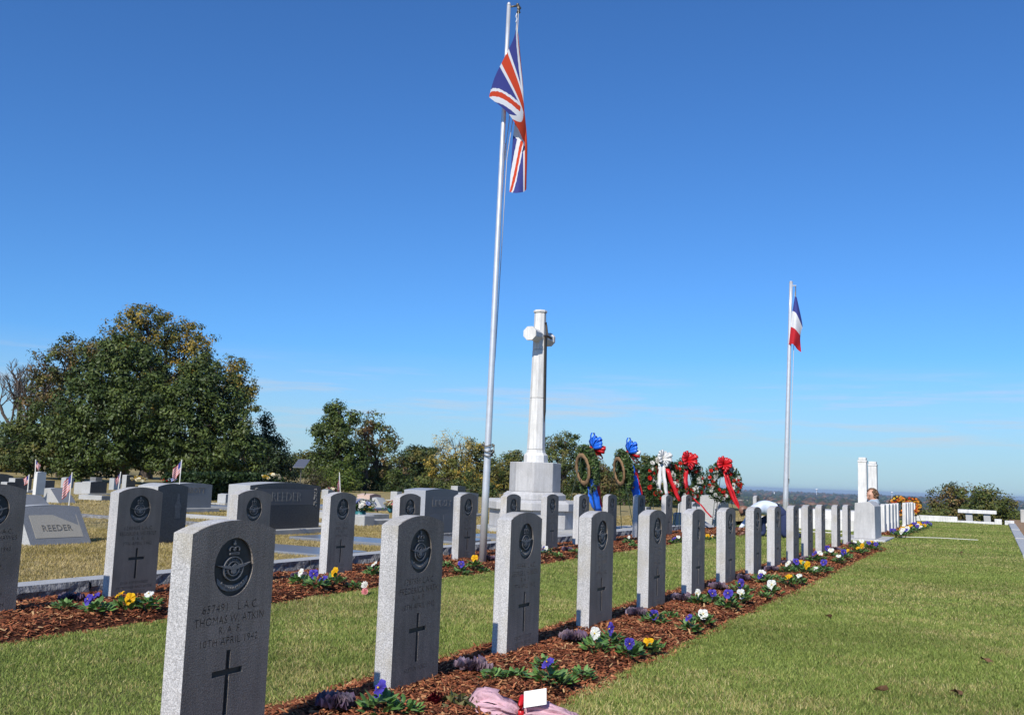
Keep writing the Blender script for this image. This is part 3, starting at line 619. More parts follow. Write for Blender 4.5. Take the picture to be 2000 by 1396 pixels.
def pole(label, base, top, r0, r1_, ring_z, halyard_off, group):
    t = thing('flagpole', label, 'flagpole', base, 0, group); d = top-base; L = d.length
    n = 8; MB().tube([d*(i/n) for i in range(n+1)], [r0+(r1_-r0)*i/n for i in range(n+1)], 20).build('shaft', METAL, t, smooth=True)
    MB().tube([d*.999, d*1.004], [r1_*1.15, r1_*.7], 14).build('cap', METAL, t)
    return t, d
t, d = pole('tall near aluminium flagpole standing in the rear mulch bed', pb, ptop, .046, .025, .2, .1, 'flagpoles')
rel_ = lambda px, py, dd=0: at(px, py, pdist+dd)-pb
for k, zz in enumerate((.183, .191, .2)):
    c = d*zz; mb = MB(); mb.tube([c+Vector(((.063)*math.cos(a), .063*math.sin(a), .012*math.sin(a*2+k))) for a in np.linspace(0, 6.2832, 18)], .007, 6, cap=False); mb.build('ring', STEEL, t, smooth=True)
mb = MB(); c = d*.198; mb.tube([c+Vector((.07, -.02, .03)), c+Vector((.1, -.03, .02)), c+Vector((.1, -.03, -.06)), c+Vector((.06, -.02, -.09))], .012, 6); mb.build('cleat', STEEL, t, smooth=True)
arm = MB(); arm.tube([rel_(996, 14), rel_(1010, 12)], .012, 8); arm.ball(rel_(1011, 10), .022, 8, 6); arm.build('truck_arm', STEEL, t, smooth=True)
MB().tube([rel_(1012, 12), rel_(1014, 17), rel_(1013, 24), rel_(1010, 27)], [.02, .03, .028, .01], 8).build('pulley', STEEL, t, smooth=True)
MB().tube([rel_(1010, 27), rel_(1008, 33), rel_(1010, 38), rel_(1008, 44)], .009, 6).build('snap_hook', METAL, t)
MB().tube([rel_(1013, 20, -.02), rel_(1002, 230, .06), rel_(990, 310, .06), rel_(967, 700, .02), rel_(950, 880, .02), rel_(949, 895)], .005, 5).build('halyard', ROPE, t)
MB().tube([rel_(1011, 20, .1), rel_(994, 240, .1), rel_(985, 310, .1), rel_(962, 700, .05), rel_(947, 890, .05)], .005, 5).build('halyard', ROPE, t)
MB().tube([rel_(988, 280, .06), rel_(987, 300, .06), rel_(986, 312, .06)], [.01, .016, .012], 6).build('snap_hook', METAL, t)
# limp union flag: rows go hoist->fly, columns bottom->top
def C3(px, py, dd): return at(px, py, pdist+dd)-pb
ctrl = [  # v=0 (bottom)          v=.33                 v=.66               v=1 (top)
    [C3(995, 375, .06), C3(1003, 258, .14), C3(1018, 150, .04), C3(1010, 46, 0)],
    [C3(1011, 377, -.02), C3(1013, 268, .05), C3(1022, 172, -.02), C3(1003, 76, -.05)],
    [C3(1028, 369, .06), C3(1028, 272, .02), C3(1020, 200, -.05), C3(985, 113, -.12)],
    [C3(1021, 335, .16), C3(1029, 288, .10), C3(1015, 228, -.10), C3(966, 152, -.20)],
    [C3(1008, 318, .12), C3(1022, 280, -.04), C3(996, 226, -.16), C3(955, 190, -.26)]]
fl = link('union_flag', flag_mesh('union_flag', 48, 30, cuts, uj, ctrl, 50, 30)); fl.location = pb
tag(fl, 'red, white and blue crossed flag hanging limp from the tall near pole', 'flag')
b = fl.modifiers.new('s', 'SUBSURF'); b.levels = b.render_levels = 1
# french flag
pb2 = G(1533, 1042, 0); pd2 = 27.0; pb2 = at(1533, 1040, pd2); pb2.z = 0; pt2 = at(1545, 551, pd2)
t, d = pole('distant white flagpole behind the kneeling man', pb2, pt2, .075, .045, .2, .1, 'flagpoles')
r2_ = lambda px, py, dd=0: at(px, py, pd2+dd)-pb2
MB().tube([r2_(1546, 558), r2_(1555, 558)], .016, 6).build('truck_arm', METAL, t)
MB().tube([r2_(1554, 558), r2_(1554, 566), r2_(1554, 580)], .012, 6).build('snap_hook', STEEL, t)
MB().tube([r2_(1553, 570, .02), r2_(1550, 690, .05), r2_(1541, 945, .02)], .009, 5).build('halyard', ROPE, t)
MB().tube([r2_(1538, 935), r2_(1538.5, 945)], [.05, .03], 6).build('cleat', STEEL, t)
q = lambda px, py, dd: at(px, py, pd2+dd)-pb2
ctrl = [[q(1556, 580, .02), q(1554.5, 580, .01), q(1553.5, 580, 0), q(1552.5, 579, 0)],
        [q(1567, 632, .1), q(1561, 618, -.02), q(1555, 604, -.05), q(1549, 600, .02)],
        [q(1565, 646, .1), q(1560, 634, -.03), q(1553, 626, -.12), q(1546, 622, .0)],
        [q(1563, 662, .12), q(1560, 660, 0), q(1552, 650, -.14), q(1543, 646, -.04)],
        [q(1565, 688, .1), q(1557, 682, .05), q(1549, 672, -.14), q(1540, 673, -.04)]]
f2 = link('tricolour_flag', flag_mesh('tricolour_flag', 30, 20, [(-10, 0, 1, 0), (10, 0, 1, 0)], lambda x, y: 2 if x < -10 else (1 if x < 10 else 0), ctrl, 60, 40)); f2.location = pb2; f2.data.materials[0] = mat('flag_deep_red', (.6, .03, .04), .75, trans=.25, spec=.15)
tag(f2, 'blue, white and red striped flag hanging limp from the distant pole', 'flag')
# ================================================================== wreaths
def flower_me(name, r, col, petals=9):
    rn = random.Random(name); mb = MB(); cols = []
    for ring, (tilt, rr, n) in enumerate([(.25, 1, petals), (.6, .8, petals-2), (1.05, .55, petals-4)]):
        for i in range(n):
            a = 2*math.pi*i/n+ring*.4+rn.uniform(-.15, .15); u = Vector((math.cos(a), math.sin(a), 0)); w = Vector((-math.sin(a), math.cos(a), 0)); z = Vector((0, 0, 1))
            dr = u*math.cos(tilt)+z*math.sin(tilt); b_ = rr*r
            k = len(mb.v); mb.add([Vector((0, 0, .1*r)), dr*b_*.6+w*b_*.38, dr*b_+z*b_*.1, dr*b_*.6-w*b_*.38], [(0, 3, 2, 1)]); s = rn.uniform(.75, 1.15); cols += [tuple(c*s*.7 for c in col)]+[tuple(c*s for c in col)]*3
    me_ = mb.mesh(name, PAINT); col_attr(me_, np.array(cols)); return me_
FLR = flower_me('red_flower', .05, (.62, .02, .012)); FLW = flower_me('white_flower', .05, (.8, .78, .7)); FLO = [flower_me('autumn_flower%d' % i, .06, c) for i, c in enumerate([(.85, .28, .03), (.85, .52, .05), (.6, .07, .03), (.8, .38, .08)])]
RIB = {'red': mat('red_ribbon', (.62, .015, .02), .35, trans=.15), 'white': mat('white_ribbon', (.78, .78, .76), .4, trans=.2), 'blue': mat('blue_ribbon', (.025, .17, .8), .35, trans=.15)}
BURLAP = mat('burlap', (.23, .14, .07), .95, noise=(60, .3), bump=(120, .6, .004))
def wreath(label, px, py, dist, R, face_deg, ribbon, streams, leafcols, flowers, burlap=False, seed=1, nfl=26, lean=.16, group='flower wreaths on easels', stand=True):
    """R outer radius; face_deg heading (from +Y to +X) that the front looks to"""
    rs = np.random.RandomState(seed); rn = random.Random(seed); ctr = at(px, py, dist); h = math.radians(face_deg)
    base = Vector((ctr.x, ctr.y, oz(ctr.x, ctr.y) if ctr.x < KX else 0))
    t = thing('wreath', label, 'wreath', base, 0, group); zc = ctr.z-base.z
    nrm = Vector((math.sin(h), math.cos(h), 0)); side = Vector((-math.cos(h), math.sin(h), 0)); upv = (UZ*math.cos(lean)-nrm*math.sin(lean)).normalized(); nf = (nrm*math.cos(lean)+UZ*math.sin(lean)).normalized()
    C = Vector((0, 0, zc)); P = lambda a, r, o: C+(side*math.cos(a)+upv*math.sin(a))*r+nf*o
    rm = R*.68; rt = R*.3
    if burlap:
        mb = MB(); n = 36; m = 6
        v = [P(2*math.pi*i/n, rm*.86+R*(.1+.02*math.sin(i*1.9))*math.cos(2*math.pi*j/m), -.1+(.022+.008*math.sin(i*2.7))*math.sin(2*math.pi*j/m)) for i in range(n) for j in range(m)]
        mb.add(v, [(i*m+j, ((i+1) % n)*m+j, ((i+1) % n)*m+(j+1) % m, i*m+(j+1) % m) for i in range(n) for j in range(m)]); mb.build('backing_ring', BURLAP, t, smooth=True)
    N = 2800; a = rs.rand(N)*6.283; b_ = rs.rand(N)*6.283; rr = rt*(.35+.9*rs.rand(N)**.6)
    Pn = np.array([P(a[i], rm+rr[i]*math.cos(b_[i]), (rr[i]*math.sin(b_[i])*.7 if not burlap else abs(rr[i]*math.sin(b_[i]))*.8-.05)) for i in range(N)])
    link('foliage', leaf_mesh('foliage', Pn, .085*R/.5, pick(leafcols, N, rs), LEAF, .2, .38, rs), t)
    for i in range(nfl):
        k = i*2.39996+rn.uniform(-.2, .2); q = rm+rt*.62*math.sin(i*1.7+seed); nd = (nf+(side*math.cos(k)+upv*math.sin(k))*((q-rm)/rt)*.9).normalized()
        o = link('flower', flowers[(i*7+seed) % len(flowers)], t); o.location = P(k, q, rt*.62 if not burlap else rt*.75); o.rotation_euler = nd.to_track_quat('Z', 'Y').to_euler(); s = rn.uniform(.85, 1.2)*R/.5; o.scale = (s, s, s)
    if ribbon:
        bc = P(math.radians(ribbon.get('at', 92)), R*.86, rt*.9); cols = ribbon['cols']; bs = ribbon.get('size', .13)
        bow = MB()
        for i in range(ribbon.get('n', 18)):
            a_ = i*2.4; el = .15+.85*((i*.37) % 1); dr = ((side*math.cos(a_)+upv*math.sin(a_))*math.cos(el)+nf*math.sin(el)).normalized(); w = dr.cross(nf if abs(dr.dot(nf)) < .9 else upv).normalized(); nn = dr.cross(w)
            pts = []; 
            for s_ in np.linspace(0, 1, 8): pts.append(bc+dr*bs*math.sin(math.pi*s_)*(1.15+.6*((i*.73) % 1))+nn*bs*.22*math.sin(2*math.pi*s_)+w*bs*.08*math.sin(5*s_+i))
            bow.strip(pts, [w*bs*(.3+.14*((i*.61) % 1))]*8, i % len(cols) if not ribbon.get('split') else (0 if dr.dot(Rh) < .7 and i % 5 else 1 if i % 3 else len(cols)-1))
        bow.build('bow', [RIB[c] for c in cols], t, smooth=True, solid=.002)
    for (colr, pts, wid) in streams:                 # pts in photo pixels with depth offset
        ps = [at(a_, b__, dist+dd)-base for a_, b__, dd in pts]; n = len(ps); cur = [ps[0]]
        sm = []
        for i in range(n-1):
            for s_ in np.linspace(0, 1, 5)[:-1]: sm.append(ps[i].lerp(ps[i+1], s_)+nf*.012*math.sin(7*(i+s_)))
        sm.append(ps[-1]); ws = [(Rh*math.cos(.35*math.sin(i*.55+seed))+Fh*math.sin(.5*math.sin(i*.55+seed)))*wid for i in range(len(sm))]
        MB().strip(sm, ws).build('streamer', RIB[colr], t, smooth=True, solid=.002)
    if stand:
        st = link('easel', None, t)
        for s_ in (-1, 1): MB().tube([P(math.radians(90+s_*20), R*.6, -.06), C*0+side*s_*-.34+nrm*.12], .008, 6).build('leg', WIRE, st)
        MB().tube([P(math.radians(90), R*.6, -.08), -nrm*.5], .008, 6).build('leg', WIRE, st)
        MB().tube([side*.2+UZ*zc*.33+nrm*.03, -side*.2+UZ*zc*.33+nrm*.03], .006, 6).build('crossbar', WIRE, st)
    return t
GL = [(.07, .13, .035), (.11, .17, .05), (.05, .09, .025), (.15, .19, .08)]; GL2 = [(.035, .075, .022), (.055, .095, .03), (.08, .12, .04)]
RW = [FLR, FLW]
wreath('wreath seen from behind with burlap ring, blue and red bow, nearest the stone cross', 1147, 915, 18.9, .47, 42, dict(cols=['blue', 'red'], size=.18, n=20, at=100, split=1), [('blue', [(1152, 905, -.1), (1158, 940, -.15), (1163, 970, -.1), (1170, 998, 0)], .13), ('blue', [(1151, 950, 0), (1155, 980, 0), (1166, 998, .05)], .09), ('red', [(1160, 910, .2), (1167, 950, .2), (1174, 990, .2)], .08)], GL, [FLR, FLR, FLW], True, 1, 12)
wreath('wreath seen from behind with burlap ring, blue and white bow and wide blue streamer', 1218, 919, 19.8, .44, 48, dict(cols=['blue', 'white', 'red'], size=.18, n=20, at=103, split=1), [('blue', [(1229, 905, .1), (1237, 935, .1), (1243, 965, .05), (1247, 990, 0)], .17), ('red', [(1240, 915, .3), (1247, 950, .3), (1257, 984, .3)], .09)], GL, [FLR, FLR, FLR], True, 2, 12)
wreath('red and white rose wreath with a white bow, left of the red bows', 1292, 938, 22.2, .56, 122, dict(cols=['white'], size=.15, at=95), [('white', [(1289, 905, -.15), (1288, 935, -.2), (1287, 960, -.25)], .09), ('white', [(1295, 905, -.15), (1298, 940, -.2), (1303, 968, -.2)], .08), ('red', [(1303, 915, -.2), (1315, 950, -.2), (1328, 978, -.2)], .09)], GL2, RW, False, 3, 46)
wreath('red and white rose wreath with a big red bow, middle of the three', 1343, 936, 22.9, .5, 124, dict(cols=['red'], size=.17, at=100), [('red', [(1339, 915, -.15), (1340, 945, -.2), (1343, 966, -.2)], .1), ('white', [(1326, 908, -.15), (1325, 925, -.2), (1323, 935, -.2)], .08), ('red', [(1350, 970, -.1), (1368, 985, -.1), (1390, 1010, -.1)], .05)], GL2, RW, False, 5, 46)
wreath('red and white rose wreath with a red bow, standing apart at the right', 1412, 942, 24.6, .5, 142, dict(cols=['red'], size=.16), [('red', [(1415, 922, -.15), (1422, 950, -.2), (1434, 978, -.2), (1446, 995, -.2)], .08), ('red', [(1420, 925, -.15), (1430, 955, -.2), (1440, 980, -.2), (1447, 996, -.2)], .05)], GL2, RW, False, 8, 46)
wreath('orange and yellow autumn wreath behind the white headstones, left of two', 1757, 988, 35.5, .36, 172, None, [], [(.06, .05, .02), (.1, .07, .02)], FLO, False, 12, 58, group='orange autumn wreaths')
wreath('orange and yellow autumn wreath behind the white headstones, right of two', 1781, 989, 36.5, .34, 185, None, [], [(.06, .05, .02), (.1, .07, .02)], FLO, False, 13, 60, group='orange autumn wreaths')
# ================================================================== old family graves (all face the same way as the rows)
def letters(parent, s, size, y, z, x, m, depth=.004, maxw=None, name='lettering', tilt=0):
    ps = text_polys(s, size, 0, 0, 1.05, maxw); v, f = curve_plate(ps, 0, depth); mb = MB()
    mb.add([(x+c*math.cos(tilt)-b*math.sin(tilt), y+a, z+b*math.cos(tilt)+c*math.sin(tilt)) for a, b, c in v], f); return mb.build(name, m, parent)
def family_stone(label, pxl, byl, pxr, topy, thick, mface, mrim, base=None, style='serp', text=None, tsize=.12, tmat=None, extra=None, X=None, zbase=None, name='gravestone', plh=.0):
    """pxl,byl front-left foot in the photo; pxr right edge; topy top"""
    z0 = .085 if zbase is None else zbase; p = G(pxl, byl, z0)
    if X is not None: p = Vector((X, along(pxl, X, z0), z0))
    z0 = oz(p.x, p.y) if p.x < KX else z0
    w = along(pxr, p.x, z0+.3)-p.y; w = max(.3, w); h = .1
    while proj((p.x, p.y+w*.4, z0+h))[1] > topy and h < 6: h += .005
    t = thing(name, label, 'gravestone', (p.x, p.y, z0)); bh = 0
    if base:
        bh = base; MB().box(-thick-.12, .12, -.15, w+.15, -.15, bh).build('base', ROUGHEDGE if mrim is not LIGHTGRAN else CONCRETE, t, bevel=.01)
    sg = {'serp': .13, 'flat': .01, 'oval': .16, 'low': .06}[style]*w*.5; n = 16; out_ = [(0, bh), (w, bh)]
    for i in range(n+1):
        a = 1-i/n; q = math.cos((a-.5)*math.pi*(1 if style != 'serp' else 1)); k = q if style != 'serp' else (.5-.5*math.cos(2*math.pi*a))
        out_.append((w*a, h-sg+sg*k))
    mb = MB(); n_ = len(out_)
    mb.add([(0, a, b) for a, b in out_], [tuple(range(n_))], 1)
    mb.add([(0, a, b) for a, b in out_]+[(-thick, a, b) for a, b in out_], [(i, n_+i, n_+(i+1) % n_, (i+1) % n_) for i in range(n_)]+[tuple(range(n_, 2*n_))[::-1]], 0)
    mb.build('slab', [mrim, mface], t, bevel=.006)
    if text: letters(t, text, tsize, w*.5, bh+(h-bh)*.6, .001, tmat or LIGHTGRAN, maxw=w*.62)
    return t, w, h, bh
def slant(label, pxl, byl, pxr, topy, depth, m, mrim, text=None, tm=None, panel=None):
    z0 = .085; p = G(pxl, byl, z0); z0 = oz(p.x, p.y); w = max(.35, along(pxr, p.x, z0+.1)-p.y); h = .1; 
    while proj((p.x-depth*.6, p.y+w*.4, z0+h))[1] > topy and h < 4: h += .005
    t = thing('slant_marker', label, 'gravestone', (p.x, p.y, z0)); xt = -depth*.62
    n = 12; ex = [(w*(1-i/n), h+.05*h*math.sin(math.pi*i/n)) for i in range(n+1)]
    mb = MB(); f_ = [(0, 0, .0), (0, w, .0)]+[(xt, a, b) for a, b in ex]; k = len(f_)
    b_ = [(-depth, 0, 0), (-depth, w, 0)]+[(-depth*.98, a, b) for a, b in ex]
    mb.add(f_, [tuple(range(k))], 1); mb.add(f_+b_, [(i, k+i, k+(i+1) % k, (i+1) % k) for i in range(k)]+[tuple(range(k, 2*k))[::-1]], 0)
    mb.build('block', [mrim, m], t)
    sl_ = math.atan2(-xt, h)
    if panel:
        q = lambda a, s, o: (xt*s*1.0+o*math.cos(sl_), a, h*s+o*math.sin(sl_))
        MB().add([q(w*.12, .18, .004), q(w*.9, .18, .004), q(w*.9, .78, .004), q(w*.12, .78, .004), q(w*.12, .18, .0), q(w*.9, .18, 0), q(w*.9, .78, 0), q(w*.12, .78, 0)], [(0, 1, 2, 3), (0, 4, 5, 1), (1, 5, 6, 2), (2, 6, 7, 3), (3, 7, 4, 0)]).build('panel', panel, t)
    if text:
        ps = text_polys(text, h*.27, w*.5, 0, 1.05, w*.5); v, f = curve_plate(ps, .005, .009); mb = MB(); hh = h/math.cos(sl_)
        mb.add([(-(hh*.36+b)*math.sin(sl_)+c*math.cos(sl_), a, (hh*.36+b)*math.cos(sl_)+c*math.sin(sl_)) for a, b, c in v], f); mb.build('lettering', tm, t)
    return t
def flowers_on(label, px, py, dist, r, cols, n=14, vase=None, leaf=True, seed=0):
    c = at(px, py, dist); rn = random.Random(seed+px); t = thing('flower_arrangement', label, 'flowers', (c.x, c.y, c.z-(vase or 0)))
    if vase: MB().lathe([(r*.25, 0), (r*.45, vase*.5), (r*.4, vase)], 10).build('vase', vase_m, t, smooth=True)
    for i in range(n):
        o = link('flower', cols[i % len(cols)], t); a = i*2.4; q = r*math.sqrt((i+.5)/n); o.location = (q*math.cos(a), q*math.sin(a)*1.2, (vase or 0)+r*.75*(1-.5*(q/r)**2)+rn.uniform(-.02, .02)); o.rotation_euler = (-math.sin(a)*q/r*1.1, math.cos(a)*q/r*1.1, a); s = r/.2*rn.uniform(.9, 1.3); o.scale = (s, s, s)
    if leaf:
        rs = np.random.RandomState(seed+int(px)); P_ = rs.normal(size=(140, 3))*r*.45; P_[:, 2] = np.abs(P_[:, 2])*.8+(vase or 0); link('foliage', leaf_mesh('foliage', P_, r*.38, pick([(.03, .08, .02), (.05, .1, .03)], 140, rs), LEAF, .3, .4, rs), t)
    return t
vase_m = mat('teal_vase', (.03, .16, .17), .4)
FLY = flower_me('yellow_flower', .05, (.75, .5, .06)); FLC = flower_me('cream_flower', .05, (.8, .72, .5)); FLP = flower_me('pink_flower', .05, (.7, .25, .25)); FLB = flower_me('lilac_flower', .05, (.35, .4, .65))
TXD = mat('letter_grey', (.165, .16, .15), .7, noise=(40, .3)); TXK = mat('letter_dark', (.17, .155, .13), .8, noise=(40, .3))
# --- the nearest lots
slant('grey slant marker with a tan lettered panel, low beside the left rear headstones', 60, 1066, 180, 990, .46, MIDGRAN, LIGHTGRAN, 'REEDER', TXK, TANGRAN)
t, w, h, bh = family_stone('black polished gravestone rising behind the second rear-row headstone', 300, 1062, 363, 944, .36, DARKGRAN, LIGHTGRAN, None, 'oval')
MB().lathe([(.0, h*.36), (.05, h*.4), (.075, h*.5), (.06, h*.62), (.03, h*.7), (.015, h*.8)], 10, c=(.0, 0)).add([], []) if False else None
eng = MB(); eng.add([(.002, w*.6+a*.3, h*.42+b*.5) for a, b in [(0, 0), (.34, 0), (.3, .16), (.36, .3), (.24, .42), (.2, .62), (.1, .62), (.08, .45), (-.02, .36), (.02, .2)]], [tuple(range(10))]); eng.build('etched_figure', mat('etched_dark', (.1, .1, .1), .5, noise=(25, .5)), t)
t, w, h, bh = family_stone('pale grey arched gravestone lettered ABBOTT left of the clipped hedge', 338, 1002, 413, 943, .3, MIDGRAN, LIGHTGRAN, .1, 'low', 'ABBOTT', .17, TXK)
t, w, h, bh = family_stone('wide dark gravestone lettered REEDER topped with cream roses', 482, 1047, 624, 942, .42, DARKGRAN, LIGHTGRAN, .08, 'low', 'REEDER', .2, TXD)
pn = MB().box(0, .0015, w*.05, w*.95, bh+(h-bh)*.52, bh+(h-bh)*.86); pn.build('name_panel', mat('honed_dark', (.1, .1, .102), .6), t)
for yy in (.06, .9):
    rs = np.random.RandomState(int(yy*100)); mb = MB()
    for k in range(46):
        a = rs.rand()*.07-.035; b = rs.rand(); mb.ball((.003, w*yy+w*.02+a*(1.2-b*.4), bh+(h-bh)*(.45+.42*b)), .014, 5, 4)
    mb.build('carved_flowers', TXD, t)
t, w, h, bh = family_stone('blue-grey gravestone lettered LINDSEY behind the fifth rear-row headstone', 827, 1048, 893, 954, .4, mat('blue_granite', (.1, .105, .115), .3, speck=(150, .8, 1.2)), mat('blue_granite_rim', (.34, .35, .37), .5, speck=(150, .8, 1.2)), .07, 'low', 'LINDSEY', .15, TXD, X=-7.95)
MB().box(0, .0015, w*.22, w*.8, h*.66, h*.84).build('name_panel', mat('honed_mid', (.15, .15, .15), .6), t)
for yy in (.12, .56): MB().prism([(w*yy, h*.12), (w*(yy+.34), h*.12), (w*(yy+.34), h*.46), (w*(yy+.17), h*.5), (w*yy, h*.46)], lambda a, z: (0, a, z), lambda a, z: (.002, a, z)).build('plaque', mat('honed_mid', (.15, .15, .15), .6), t)
family_stone('grey gravestone half hidden between the sixth rear headstone and the flagpole', 905, 1010, 934, 962, .3, MIDGRAN, LIGHTGRAN, .08, 'low')
family_stone('small square stone post standing beyond the blue-grey gravestone', 893, 975, 909, 949, .35, DARKGRAN, LIGHTGRAN, None, 'flat')
family_stone('reddish granite gravestone in front of the dark trees', 721, 992, 744, 964, .45, PINKGRAN, mat('pink_rim', (.55, .4, .32), .7, speck=(100, .8, 1.2)), .06, 'serp')
slant('pale slant marker right of the reddish gravestone', 748, 994, 763, 972, .4, LIGHTGRAN, LIGHTGRAN)
slant('pale rounded marker left of the reddish gravestone', 696, 990, 707, 972, .3, LIGHTGRAN, LIGHTGRAN)
# far left lots
family_stone('tall narrow white marble headstone with a small flag behind it', 69, 967, 85, 921, .14, mat('marble_shade', (.5, .52, .52), .6, noise=(5, .1)), WHITESTONE, None, 'serp')
family_stone('long dark gravestone behind the tall white headstone, left part', 27, 962, 62, 934, .3, DARKGRAN, LIGHTGRAN, .08, 'flat')
family_stone('long dark gravestone behind the tall white headstone, right part', 86, 961, 107, 938, .3, DARKGRAN, LIGHTGRAN, .08, 'flat')
family_stone('black gravestone with sloping shoulder at the left picture edge', -25, 952, 26, 925, .4, DARKGRAN, MIDGRAN, None, 'oval')
slant('pale slant marker behind the small striped flag', 116, 982, 150, 954, .6, MIDGRAN, LIGHTGRAN)
slant('low grey double marker behind the tan lettered slant marker', 38, 988, 100, 967, .6, MIDGRAN, LIGHTGRAN)
family_stone('dark gravestone with pale end, left of two before the magnolias', 160, 964, 172, 942, .4, DARKGRAN, LIGHTGRAN, None, 'serp')
family_stone('dark gravestone with squared shoulders, right of two before the magnolias', 175, 966, 209, 940, .4, DARKGRAN, LIGHTGRAN, .05, 'low')
family_stone('low grey flat-topped stone right of the dark pair', 198, 978, 216, 968, .9, MIDGRAN, LIGHTGRAN, None, 'flat')
family_stone('grey gravestone lying low behind the tall dark pair', 186, 945, 200, 932, .4, MIDGRAN, MIDGRAN, None, 'flat')
small = [(128, 950, 12, 'left of the two dark stones under the magnolias'), (222, 952, 12, 'left of the little flag by the yellow flowers'), (246, 948, 14, 'just right of the little flag by the yellow flowers'), (440, 985, 14, 'in front of the left hedge block'), (560, 975, 14, 'right of the wide dark gravestone'), (590, 968, 14, 'under the solar panel'), (640, 975, 13, 'left of the fourth rear headstone'), (775, 978, 12, 'right of the pale slant marker'), (12, 962, 14, 'at the left edge behind the low double marker'), (430, 968, 10, 'at the corner of the left hedge block')]
for i, (px, py, hp, w_) in enumerate(small): family_stone('small %s gravestone %s' % (['grey', 'pale', 'dark'][i % 3], w_), px, py, px+[14, 10, 18][i % 3], py-hp*1.5, .3, [MIDGRAN, LIGHTGRAN, DARKGRAN][i % 3], LIGHTGRAN, .04 if i % 2 else None, ['serp', 'flat', 'low'][i % 3])
# right, behind the wreaths
family_stone('pale square pillar stone under the rightmost rose wreath', 1407, 1030, 1423, 968, .55, MIDGRAN, LIGHTGRAN, .2, 'flat', zbase=.0)
family_stone('grey curved gravestone behind the middle rose wreath', 1352, 1005, 1370, 980, .5, MIDGRAN, LIGHTGRAN, None, 'oval')
family_stone('dark gravestone low between the middle and right wreaths', 1380, 1012, 1392, 990, .5, DARKGRAN, LIGHTGRAN, None, 'low')
family_stone('grey gravestone seen between the tenth and eleventh rear headstones', 1262, 1010, 1272, 990, .4, MIDGRAN, LIGHTGRAN, None, 'flat')
slant('pale slant marker left of the pillar stone under the right wreath', 1385, 1030, 1396, 1003, .9, LIGHTGRAN, LIGHTGRAN)
# flat ledgers and lot kerbs
def ledger(label, x0, x1, y0, y1, h, m, name='grave_ledger'):
    t = thing(name, label, 'ledger', (x0, y0, oz(x0, y0))); MB().box(0, x1-x0, 0, y1-y0, -.1, h).build('slab', m, t, bevel=.012); return t
ledger('polished grey grave ledger nearest the kerb behind the third rear headstone', -9.0, -6.9, 9.0, 9.85, .04, LEDGER)
ledger('polished grey grave ledger in front of the wide dark gravestone', -9.0, -7.0, 10.9, 11.7, .05, LEDGER)
ledger('polished blue-grey ledger left of the tall flagpole foot', -7.75, -6.9, 12.1, 13.1, .05, LEDGER)
ledger('polished blue-grey ledger right of the tall flagpole foot', -7.7, -6.95, 13.5, 14.4, .05, LEDGER)
ledger('pale concrete walk strip in front of the memorial cross', -7.4, -6.75, 15.0, 20.5, .04, CONCRETE, 'walk_strip')
ledger('small blue-grey ledger corner right of the tan lettered marker', -10.3, -8.9, 9.35, 10.1, .03, LEDGER)
ledger('long grey ledger beside the low pale block', -15.2, -11.6, 16.4, 17.3, .14, CONCRETE)
ledger('long grey grave cover in front of the reddish gravestone', -18.5, -14.5, 20.5, 21.6, .1, LEDGER)
ledger('dark grave cover beyond the hedge lot', -20, -14.5, 17.5, 18.3, .08, LEDGER)
ledger('flat grey lot edging in front of the low double marker', -17, -10.6, 12.2, 12.4, .05, ROUGHEDGE, 'lot_edging')
ledger('flat pale lot edging before the lettered ABBOTT stone', -16, -10.8, 14.0, 14.2, .06, LIGHTGRAN, 'lot_edging')
p = G(711, 1028, .085); t = thing('marker_block', 'small pale stone block at the end of a ledger behind the fourth rear headstone', 'gravestone', (p.x, p.y, oz(p.x, p.y))); MB().box(-.4, 0, 0, .34, -.05, .2).build('block', LIGHTGRAN, t, bevel=.02); MB().box(-.35, -.05, .36, 2.2, -.05, .1).build('ledger', CONCRETE, t, bevel=.01)
# flowers on graves
dst = lambda x, y: math.hypot(x, y)
flowers_on('cream and yellow roses on top of the wide dark gravestone', 530, 940, 14.6, .13, [FLC, FLY, FLC], 13, None, False)
flowers_on('yellow silk flowers on a grave left of the blue car', 270, 943, 22, .16, [FLY, FLC], 14, None, False)
flowers_on('red silk rose on the black polished gravestone', 318, 941, 13.6, .045, [FLR], 4, None, False)
flowers_on('white silk flowers beside the flag on the black polished gravestone', 335, 943, 13.7, .07, [FLW, FLB], 7, None, False)
flowers_on('pink silk flowers behind the fourth rear-row headstone', 648, 961, 16, .09, [FLP, FLC], 9, None, False)
flowers_on('white and lilac bouquet in a teal vase right of the fourth rear headstone', 704, 997, 19, .26, [FLW, FLB, FLW], 22, .3)
flowers_on('small red and yellow bunch right of the teal vase', 722, 998, 21, .12, [FLR, FLY], 9, .0)
flowers_on('red and cream bunch left of the fifth rear-row headstone', 764, 992, 21, .17, [FLR, FLC, FLP], 12, .1)
